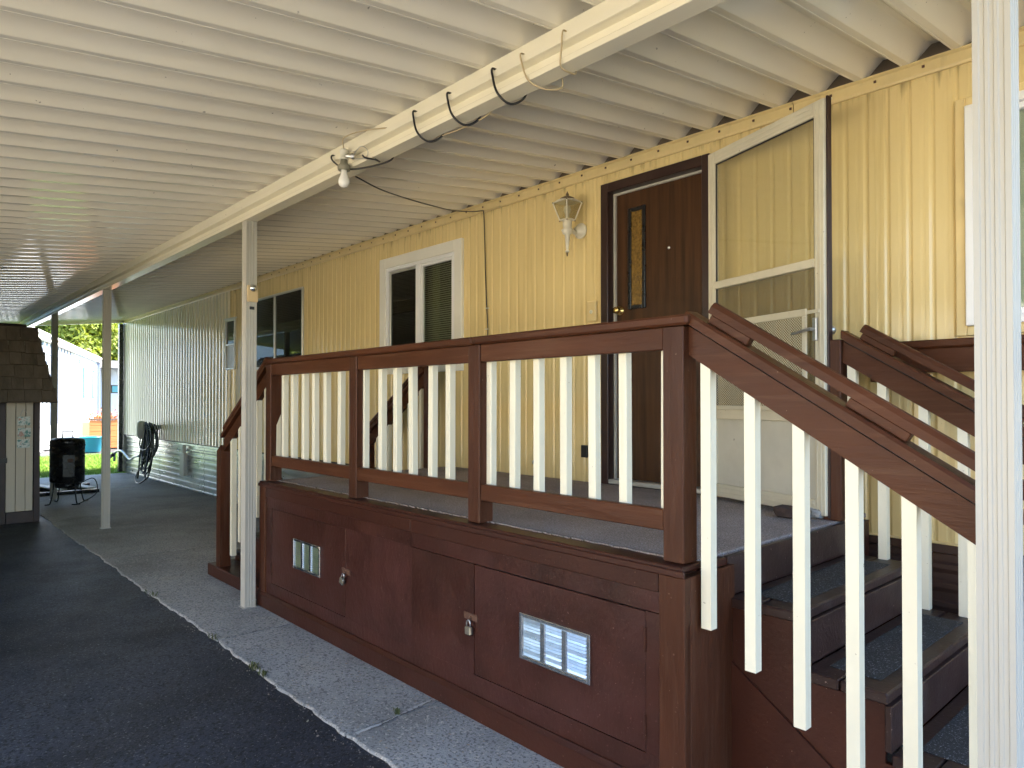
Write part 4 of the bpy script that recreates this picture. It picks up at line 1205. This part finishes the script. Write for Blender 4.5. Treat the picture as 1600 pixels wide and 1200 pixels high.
# ================================================================== at the far end of the wall
hz_ = thing('garden_hose', (-14.0, 3.78, 0), 'coiled black garden hose hanging on the far wall', 'hose')
rnd = random.Random(11)
for q_, mat in ((0, 'black'), (1, 'bluehose')):
    hm = MB()
    for i in range(12 if q_ == 0 else 4):
        w = rnd.uniform(0.16, 0.44); zb2 = rnd.uniform(0.03, 0.60); zt2 = rnd.uniform(0.98, 1.12); yc = 3.78 - rnd.uniform(0.0, 0.12); xc = -13.98 + rnd.uniform(-.14, .16)
        lean = rnd.uniform(-.18, .12)
        pts = []
        for k in range(15):
            a = 2 * math.pi * k / 14
            zz = (zt2 + zb2) / 2 + (zt2 - zb2) / 2 * math.cos(a)
            ww = w * (0.55 + 0.45 * (zt2 - zz) / (zt2 - zb2))
            pts.append((xc + ww * math.sin(a) + lean * (zt2 - zz), yc + 0.02 * math.sin(a * 1.5) - (zt2 - zz) * 0.05, zz))
        hm.tube(pts, 0.013, 7, False)
    hm.build('coil', mat, hz_, True)
MB().tube(spline([(-14.2, 3.7, 0.35), (-14.5, 3.66, 0.14), (-14.35, 3.6, 0.013), (-13.9, 3.55, 0.013), (-13.75, 3.62, 0.10)], 6), 0.013, 7).build('hose_tail', 'black', hz_, True)
hg = MB(); hg.lathe((-14.22, 3.66, 0.97), [(0.07, -0.07), (0.095, -0.05), (0.10, 0), (0.095, 0.05), (0.07, 0.07)], 18, (0.45, 1, 0)); hg.box(-14.3, -13.8, 3.78, 3.86, 0.98, 1.06, .01)
for v in range(len(hg.v)):
    x, y, z = hg.v[v]
    if v < 90: hg.v[v] = (x, y, 0.97 + (z - 0.97) * 1.7)
hg.build('hanger', 'palegrey', hz_, True)
pp = thing('standpipe', (-15.6, 3.7, 0), 'bent grey and black water pipe low beside the far wall corner', 'pipe')
MB().tube(spline([(-16.15, 3.65, 0.28), (-15.95, 3.62, 0.46), (-15.6, 3.66, 0.50), (-15.2, 3.7, 0.36), (-14.95, 3.72, 0.42), (-14.7, 3.75, 0.46)], 6), 0.022, 8).build('bent_pipe', 'steelgrey', pp, True)
MB().tube(spline([(-16.0, 3.6, 0.42), (-16.25, 3.55, 0.30), (-16.2, 3.5, 0.05)], 6), 0.035, 8).build('black_elbow', 'black', pp, True)
MB().tube(spline([(-14.7, 3.76, 0.46), (-14.7, 3.74, 0.2), (-14.7, 3.72, 0.02)], 4), 0.016, 8).build('riser_pipe', 'black', pp, True)
mt = thing('meter_box', (-12.4, 3.85, 0.2), 'small pale utility box on the silver skirting right of the hose', 'utility box')
MB().box(-12.62, -12.40, 3.84, 3.905, 0.24, 0.62, .008).build('box', 'palegrey', mt)
MB().box(-12.55, -12.47, 3.85, 3.90, 0.6205, 0.76, .004).build('conduit', 'palegrey', mt)
dsp = MB(); dsp.box(-16.47, -16.35, 3.775, 3.855, 0.02, 3.13, .01)
tag(dsp.build('downspout', 'blackmetal'), 'dark slim downspout at the far end of the wall', 'downspout')

# ================================================================== SHED
sh = thing('garden_shed', (-13, 0.6, 0), 'small shed with a wood shake mansard roof and beige boards at the far left', 'shed')
SX = -10.56
MB().box(-15.4, SX - 0.03, -0.60, 1.50, -0.02, 2.40).build('shed_body', 'sheddark', sh)  # hidden rear lengthened to block side light into the far carport
yb_ = 1.195
while yb_ < 1.47:
    y2 = min(yb_ + 0.101, 1.478)
    MB().box(SX - 0.0295, SX, yb_, y2 - 0.006, 0.13, 2.3, .003).build('wall_board', 'shedboard', sh); yb_ = y2
yb_ = -0.6
while yb_ < 0.35:
    MB().box(SX - 0.0295, SX, yb_, yb_ + 0.095, 0.13, 2.3, .003).build('wall_board', 'shedboard', sh); yb_ += 0.101
xb2 = -15.4
while xb2 < SX - 0.1:
    MB().box(xb2, min(xb2 + 0.095, SX - .065), 1.5005, 1.53, 0.13, 2.3, .003).build('wall_board', 'shedboard', sh); xb2 += 0.101
MB().box(SX - 0.06, SX + 0.018, 1.480, 1.545, -0.015, 2.3, .004).build('corner_trim', 'sheddark', sh)
MB().box(SX - 0.0295, SX + 0.022, 1.195, 1.479, -0.015, 0.128, .004).build('base_trim', 'sheddark', sh)
sd_ = MB().box(SX - 0.0295, SX + 0.006, 0.44, 1.11, -0.01, 1.98, .004).build('shed_door', 'sheddark', sh)
MB().box(SX - 0.0295, SX + 0.020, 1.125, 1.19, -0.015, 2.05, .004).build('door_trim', 'sheddark', sh)
hg2 = MB(); hg2.box(SX + 0.0205, SX + 0.03, 1.10, 1.205, 0.74, 0.80, .002); hg2.build('door_hinge', 'blackmetal', sd_)
MB().box(SX + .0065, SX + .02, 1.06, 1.085, 1.66, 1.72, .002).build('latch', 'steelgrey', sd_)
# mansard: front slope and right slope, shakes in courses
ZE, ZR = 1.475, 2.46
XE, XR = -10.30, -10.62
YE, YR = 1.665, 1.47
MB().prism([(XE - .02, ZE + .01), (XR - .02, ZR - .02), (-15.4, ZR - .02), (-15.6, ZE + .01)], -0.7, YR - 0.02, 'xz').build('mansard_core', 'shake', sh)
sc_ = MB(); sc_.add([(XE - .03, YR - 0.019, ZE + .01), (-15.6, YR - .019, ZE + .01), (-15.4, YR - .019, ZR - .02), (XR - .03, YR - .019, ZR - .02), (XE - .03, YE - .03, ZE + .01), (-15.6, YE - .03, ZE + .01)],
                    [(0, 1, 5, 4), (4, 5, 2, 3), (0, 4, 3), (1, 2, 5)])
sc_.build('mansard_side', 'shake', sh)
rnd = random.Random(5)
NC = 6
CH = (ZR - 0.06 - ZE) / NC
fn = Vector((ZR - ZE, 0, XE - XR)).normalized()       # front slope normal
fu = Vector((XR - XE, 0, ZR - ZE)).normalized()
for c in range(NC):
    z0 = ZE + CH * c; t0 = (z0 - ZE) / (ZR - ZE)
    yr = YE + (YR - YE) * t0 + 0.012
    y = yr
    firstk = True
    while y > 0.55:
        w = rnd.uniform(0.085, 0.20)
        if y - w < 0.5: w = y - 0.5
        zj = rnd.uniform(-.008, .008)
        p = Vector((XE + (XR - XE) * t0, y - w / 2, z0 + zj)) + fu * (CH * 0.62) + fn * 0.020
        tl = Vector((fu.x, 0, fu.z)); ax_u = (fu - fn * 0.085).normalized(); ax_n = (fn + fu * 0.085).normalized()
        if z0 > 1.93 or y - w / 2 > 1.15 or True:
            MB().obox(p, ((0, 1, 0), ax_u, ax_n), (w / 2 - 0.0025, CH * 0.62, 0.008), 0).build('shake', 'shake', sh)
        y -= w
    # right-hand slope
    x = XE + (XR - XE) * t0 - 0.01
    xe = x
    sn = Vector((0, ZR - ZE, YE - YR)).normalized(); su = Vector((0, YR - YE, ZR - ZE)).normalized()
    while x > -12.1:
        w = rnd.uniform(0.12, 0.22)
        p = Vector((x - w / 2, YE + (YR - YE) * t0, z0)) + su * (CH * 0.62) + sn * 0.018
        MB().obox(p, ((1, 0, 0), (su - sn * .085).normalized(), (sn + su * .085).normalized()), (w / 2 - 0.0025, CH * 0.62, 0.008), 0).build('shake', 'shake', sh)
        x -= w
MB().prism([(XR + 0.02, ZR - 0.05), (XR - 0.10, ZR + 0.02), (-15.4, ZR + 0.02), (-15.4, ZR - .05)], -0.7, YR - 0.06, 'xz').build('roof_cap', 'sheddark', sh)

pq = thing('hanging_plaque', (SX + .02, 1.375, 0.9), 'three small painted tiles hung in a column on the shed boards', 'plaque')
for k, z in enumerate((0.915, 1.055, 1.195)):
    MB().obox((SX + 0.008, 1.375 + (-.004, .005, 0)[k], z + 0.058), ((1, 0, 0), (0, 1, (.03, -.04, .02)[k]), (0, (-.03, .04, -.02)[k], 1)), (0.005, 0.066, 0.055), .002).build('tile', 'plaque', pq)
MB().tube(spline([(SX + .006, 1.33, 1.30), (SX + .006, 1.375, 1.40), (SX + .006, 1.42, 1.30)], 6), 0.003, 6).build('hanging_wire', 'steelgrey', pq)

# ================================================================== SMOKER
sx, sy = -12.02, 2.10
sm = thing('smoker_grill', (sx, sy, 0), 'black upright barrel smoker on wire legs beside the shed', 'smoker')
RB = 0.222
MB().lathe((sx, sy, 0.30), [(0.15, 0), (0.205, 0.012), (RB, 0.035), (RB, 0.25), (RB + .004, 0.255), (RB, 0.26), (RB, 0.54), (RB + .008, 0.545), (RB + .008, 0.56)], 32).build('barrel', 'blackmetal', sm, True)
MB().lathe((sx, sy, 0.8605), [(RB + .002, 0), (RB + .002, 0.055), (RB - .01, 0.075), (0.18, 0.095), (0.09, 0.110), (0.01, 0.113)], 32).build('lid', 'blackmetal', sm, True)
vd = Vector((0.99, -0.1, 0)).normalized(); vr = Vector((-vd.y, vd.x, 0))
dcen = Vector((sx, sy, 0.56)) + vd * (RB - 0.004)
MB().obox(dcen, (vr, vd, (0, 0, 1)), (0.075, 0.012, 0.16), .004).build('access_hatch', 'blackmetal', sm)
MB().obox(dcen + vr * 0.02 + vd * 0.012 + Vector((0, 0, .08)), (vr, vd, (0, 0, 1)), (0.035, 0.002, 0.025), .001).build('badge', 'rust', sm)
hh_ = [(sx + vr.x * s_, sy + vr.y * s_, z) for s_, z in ((-0.065, 0.960), (-0.065, 1.055), (0.065, 1.055), (0.065, 0.960))]
MB().tube(hh_, 0.011, 8).build('lid_handle', 'blackmetal', sm)
MB().tube([Vector((sx, sy, 0.79)) - vr * (RB - .01), Vector((sx, sy, 0.79)) - vr * (RB + .09)], 0.009, 8).build('side_handle', 'blackmetal', sm)
MB().lathe((sx, sy, 0.215), [(0.05, 0), (0.15, 0.02), (0.17, 0.085)], 24).build('ash_pan', 'blackmetal', sm, True)
for a in (20, 110, 200, 290):
    ca, sa = math.cos(R(a)), math.sin(R(a))
    MB().tube(spline([(sx + .19 * ca, sy + .19 * sa, 0.34), (sx + .20 * ca, sy + .20 * sa, 0.2), (sx + .235 * ca, sy + .235 * sa, 0.03), (sx + .27 * ca, sy + .27 * sa, 0.009), (sx + .31 * ca, sy + .31 * sa, 0.009)], 4), 0.009, 8).build('leg', 'blackmetal', sm, True)
MB().tube(spline([(sx + .1, sy + .12, 0.28), (sx + .2, sy + .3, 0.36), (sx + .25, sy + .33, 0.15), (sx + .3, sy + .1, 0.02), (sx + .35, sy - .0, 0.02)], 6), 0.007, 7).build('gas_hose', 'black', sm, True)
rp = thing('low_ramp', (-13.6, 2.1, 0), 'low black frame with white boards lying behind the smoker', 'ramp')
MB().box(-13.9, -13.82, 1.55, 2.75, 0.0, 0.09, .004).build('side_frame', 'blackmetal', rp); MB().box(-13.2, -13.12, 1.55, 2.75, 0.0, 0.055, .004).build('side_frame', 'blackmetal', rp)
for k, y in enumerate((1.58, 1.98, 2.38)):
    MB().obox((-13.50, y + 0.12, 0.098), ((1, 0.35, -.04), (-.35, 1, 0), (.04, 0, 1)), (0.40, 0.07, 0.010), .002).build('board', 'white', rp)

# weeds along the concrete edge
def weed(x, y, n, r, lab):
    mb = MB(); rw = random.Random(int(abs(x * 1000)))
    for i in range(n):
        a = rw.uniform(0, 6.28); d = rw.uniform(0.2, 1) * r; hgt = rw.uniform(.01, .035); w = rw.uniform(.003, .006)
        px, py = x + rw.uniform(-r, r) * 1.4, y + rw.uniform(-r, r) * .6
        c, s_ = math.cos(a), math.sin(a)
        mb.add([(px, py, -.012), (px + c * d * .5 - s_ * w, py + s_ * d * .5 + c * w, hgt * .8), (px + c * d, py + s_ * d, hgt), (px + c * d * .5 + s_ * w, py + s_ * d * .5 - c * w, hgt * .7)], [(0, 1, 2, 3)])
    tag(mb.build('weed', 'weed'), lab, 'weed', 'weeds in the paving joints')


weed(-3.90, 1.588, 30, 0.030, 'larger green weed tuft where driveway meets concrete')
weed(-3.76, 1.582, 22, 0.022, 'small weed tuft just right of the larger one at the concrete edge')
weed(-4.55, 1.592, 16, 0.03, 'sparse weed tuft at the concrete edge below the middle post')
weed(-2.85, 1.86, 18, 0.014, 'tiny green weed growing in the nearest concrete joint')
weed(-5.9, 1.60, 14, 0.05, 'thin line of weeds on the concrete edge left of the middle post')
# crumbs of grit along the edge
gt = MB(); rw = random.Random(3)
for i in range(170):
    x = rw.uniform(-6, -1.5); y = edge_y(x) - abs(rw.gauss(0, .05)); s_ = rw.uniform(.001, .0026)
    gt.obox((x, y, -0.0115 + s_), ((1, rw.random(), 0), (-rw.random(), 1, 0), (0, 0, 1)), (s_, s_ * .8, s_))
tag(gt.build('grit', 'gritstone', kind='stuff'), 'loose pale grit along the edge of the driveway', 'grit')

# ================================================================== NEIGHBOURS BEYOND
nd = Vector((-0.951, 0.309, 0)); nn = Vector((0.309, 0.951, 0))
NC_ = Vector((-30.0, 5.42, 0))
nh = thing('neighbour_house', tuple(NC_), 'white neighbouring mobile home with vertical battens and sunlit walls', 'house')


def nb(name, boxes, mat, parent=nh, base=NC_):
    mb = MB()
    for s0, s1, z0, z1, t0, t1 in boxes:
        c = base + nd * ((s0 + s1) / 2) + nn * ((t0 + t1) / 2) + Vector((0, 0, (z0 + z1) / 2))
        mb.obox(c, (nd, nn, (0, 0, 1)), ((s1 - s0) / 2, abs(t1 - t0) / 2, (z1 - z0) / 2), 0)
    return mb.build(name, mat, parent)


nb('wall', [(-11, 8, 0.75, 3.40, -4, 0)], 'nwhite')
nb('skirting', [(-11, 8, 0, 0.745, -3.9, -0.03)], 'nwhite')
s_ = -10.8
while s_ < -0.3:
    nb('batten', [(s_, s_ + 0.05, 0.76, 3.275, 0.0005, 0.03)], 'nbatten'); s_ += 0.62
nb('belt_line', [(-11, -0.2, 2.93, 2.96, 0.0305, 0.04)], 'nbatten')
nb('corner_trim', [(-0.15, 0.0, 0.72, 3.38, 0.0005, 0.06)], 'ntrim')
nb('gutter', [(-11.1, 8.1, 3.28, 3.40, 0.001, 0.14)], 'ntrim')
nb('roof', [(-11.1, 8.1, 3.405, 3.48, -4.1, 0.2)], 'ntrim')
for s0, s1 in ((2.2, 3.0), (5.0, 5.8)):
    w_ = nb('window', [(s0, s1, 1.65, 2.85, 0.001, 0.05)], 'teal_frame')
    nb('pane', [(s0 + .1, s1 - .1, 1.75, 2.75, 0.0505, 0.055)], 'vinyl', w_)
nb('house_sign', [(1.2, 1.75, 2.97, 3.12, 0.001, 0.03)], 'teal_frame')
nb('downspout', [(6.6, 6.75, 0.1, 3.3, 0.001, 0.12)], 'nbatten')

bh = thing('far_house', (-38, 8.6, 0), 'white house with a grey carport roof far beyond the lawn', 'house')
MB().box(-44, -38, 6.4, 14, 0, 3.05).build('wall', 'nwhite', bh)
MB().box(-44.2, -36.6, 7.6, 14.4, 3.06, 3.40).build('roof', 'nroof', bh)
fw_ = MB().box(-37.99, -37.94, 8.42, 8.92, 1.90, 2.28).build('window', 'sheddark', bh)
MB().box(-37.935, -37.92, 8.46, 8.88, 1.94, 2.24).build('pane', 'teal_frame', fw_)

pl = thing('cedar_planter', (-25, 5.6, 0), 'orange stained cedar plank planter with rust coloured flowers beyond the lawn', 'planter')
for k in range(5):
    MB().box(-25.05, -25.0, 4.95, 6.6, 0.02 + k * 0.178, 0.02 + k * 0.178 + 0.168, .006).build('plank', 'cedar', pl)
MB().box(-26.2, -25.06, 4.97, 6.58, 0.0, 0.82).build('soil_box', 'cedar', pl)
MB().box(-25.09, -24.97, 4.94, 6.62, 0.915, 0.95, .006).build('top_board', 'bark', pl)
fl = MB(); rw = random.Random(9)
for i in range(500):
    p = Vector((-25.5 + rw.uniform(-.4, .4), 5.75 + rw.uniform(-.75, .75), 0.9 + abs(rw.gauss(0, .13))))
    a, b_ = Vector((rw.uniform(-1, 1), rw.uniform(-1, 1), rw.uniform(-1, 1))).normalized() * .035, Vector((rw.uniform(-1, 1), rw.uniform(-1, 1), rw.uniform(-1, 1))).normalized() * .035
    fl.quad(p - a, p - b_, p + a, p + b_)
fl.build('flowers', 'flower', pl, kind='stuff')
tb = thing('teal_tub', (-23.6, 4.75, 0), 'round teal plastic tub on the paving in front of the cedar planter', 'tub')
MB().lathe((-23.6, 4.72, 0.0), [(0.22, 0), (0.25, 0.02), (0.30, 0.42), (0.32, 0.43), (0.32, 0.46), (0.285, 0.46), (0.25, 0.10), (0.02, 0.08)], 24).build('shell', 'teal', tb, True)


# ------------------------------------------------------------------ trees
def tree(x, y, h, rc, mat, lab, nleaf, sd, ls=0.16):
    rw = random.Random(sd)
    t = thing('tree', (x, y, -0.1), lab, 'tree', 'trees beyond the neighbouring homes')
    tr = MB(); tr.tube(spline([(x, y, -0.1), (x + .1, y, h * .3), (x - .1, y + .1, h * .6)], 4), [0.25 * (1 - i / 12) for i in range(9)], 9)
    cl_ = []
    for i in range(22):
        a = rw.uniform(0, 6.28); e = rw.uniform(-.3, 1); d = rc * rw.uniform(.35, .95)
        c = Vector((x + d * math.cos(a), y + d * math.sin(a), h * .62 + e * h * .36)); cl_.append((c, rc * rw.uniform(.28, .46)))
        tr.tube([(x, y, h * .4), c], [0.07, 0.02], 6)
    tr.build('trunk', 'bark', t)
    lf = MB()
    for i in range(nleaf):
        c, r0 = rw.choice(cl_)
        v = Vector((rw.gauss(0, 1), rw.gauss(0, 1), rw.gauss(0, .8))).normalized() * (r0 * rw.uniform(.5, 1.08))
        p = c + v
        nrm = (v.normalized() + Vector((rw.uniform(-1, 1), rw.uniform(-1, 1), rw.uniform(-.3, 1.3)))).normalized()
        u = nrm.orthogonal().normalized(); w = nrm.cross(u)
        a = rw.uniform(0, 6.28); u, w = u * math.cos(a) + w * math.sin(a), w * math.cos(a) - u * math.sin(a)
        l_ = ls * rw.uniform(.6, 1.2)
        lf.quad(p - u * l_, p - w * l_ * .55, p + u * l_, p + w * l_ * .55)
    lf.build('crown', mat, t)


tree(-47, 7.2, 7.6, 3.0, 'leaf', 'shorter yellow green tree above the roof of the white neighbouring home', 9000, 1)
tree(-49, 10.6, 8.2, 3.6, 'leaf', 'large yellow green tree behind the far white house', 16000, 2)
tree(-52, 13.4, 8.6, 3.8, 'leaf', 'yellow green tree at the right behind the far house', 12000, 4)
tree(-60, 10.0, 9.6, 4.6, 'leaf', 'tallest yellow green tree at the back between the two houses', 14000, 6)

# ------------------------------------------------------------------ home across the driveway (seen in reflections)
oh = thing('opposite_home', (0, -9, 0), 'beige mobile home across the driveway, seen only in reflections', 'house')
MB().box(-8.5, 9, -13, -8.2, 0.7, 3.2).build('wall', 'beige', oh)
MB().box(-8.5, 9, -12.9, -8.25, 0.0, 0.695).build('skirting', 'ntrim', oh)
MB().box(-8.9, 9.4, -13.3, -7.9, 3.205, 3.33).build('roof', 'ntrim', oh)
for x in (-7.2, -3.2, 0.4, 4.5):
    w_ = rect_frame(MB(), x, x + 1.4, 1.5, 2.6, 0.08, -8.198, -8.15, 0).build('window', 'vinyl', oh)
    MB().box(x + .081, x + 1.319, -8.19, -8.18, 1.581, 2.519).build('pane', 'darkpane', w_)
hd_ = thing('shade_hedge', (-11.3, -2.4, -0.1), 'leafy screen out of view across the driveway, added to darken the far carport', 'shade_hedge')  # unseen foliage screen, added to cut side light into the far carport
MB().box(-16, -6.6, -3.2, -1.6, -0.1, 3.5, .2).build('shade_hedge_core', 'leaf2', hd_)
hl = MB(); rw = random.Random(21)
for i in range(7000):
    p = Vector((rw.uniform(-16.1, -6.5), -1.58 + rw.gauss(0, .07), rw.uniform(0, 3.5)))
    if rw.random() < .3: p = Vector((p.x, rw.uniform(-3.2, -1.6), 3.5 + rw.gauss(0, .08)))
    u = Vector((rw.uniform(-1, 1), rw.uniform(-1, 1), rw.uniform(-1, 1))).normalized() * .07; w = u.orthogonal().normalized() * .04
    hl.quad(p - u, p - w, p + u, p + w)
hl.build('shade_hedge_leaves', 'leaf2', hd_, kind='stuff')
tree(-24, -9, 7, 2.8, 'leaf', 'green tree to the left across the driveway, seen in reflections', 2600, 8, .22)
tree(-29, -4.5, 6, 2.6, 'leaf', 'second green tree further left, seen in reflections', 2600, 10, .22)
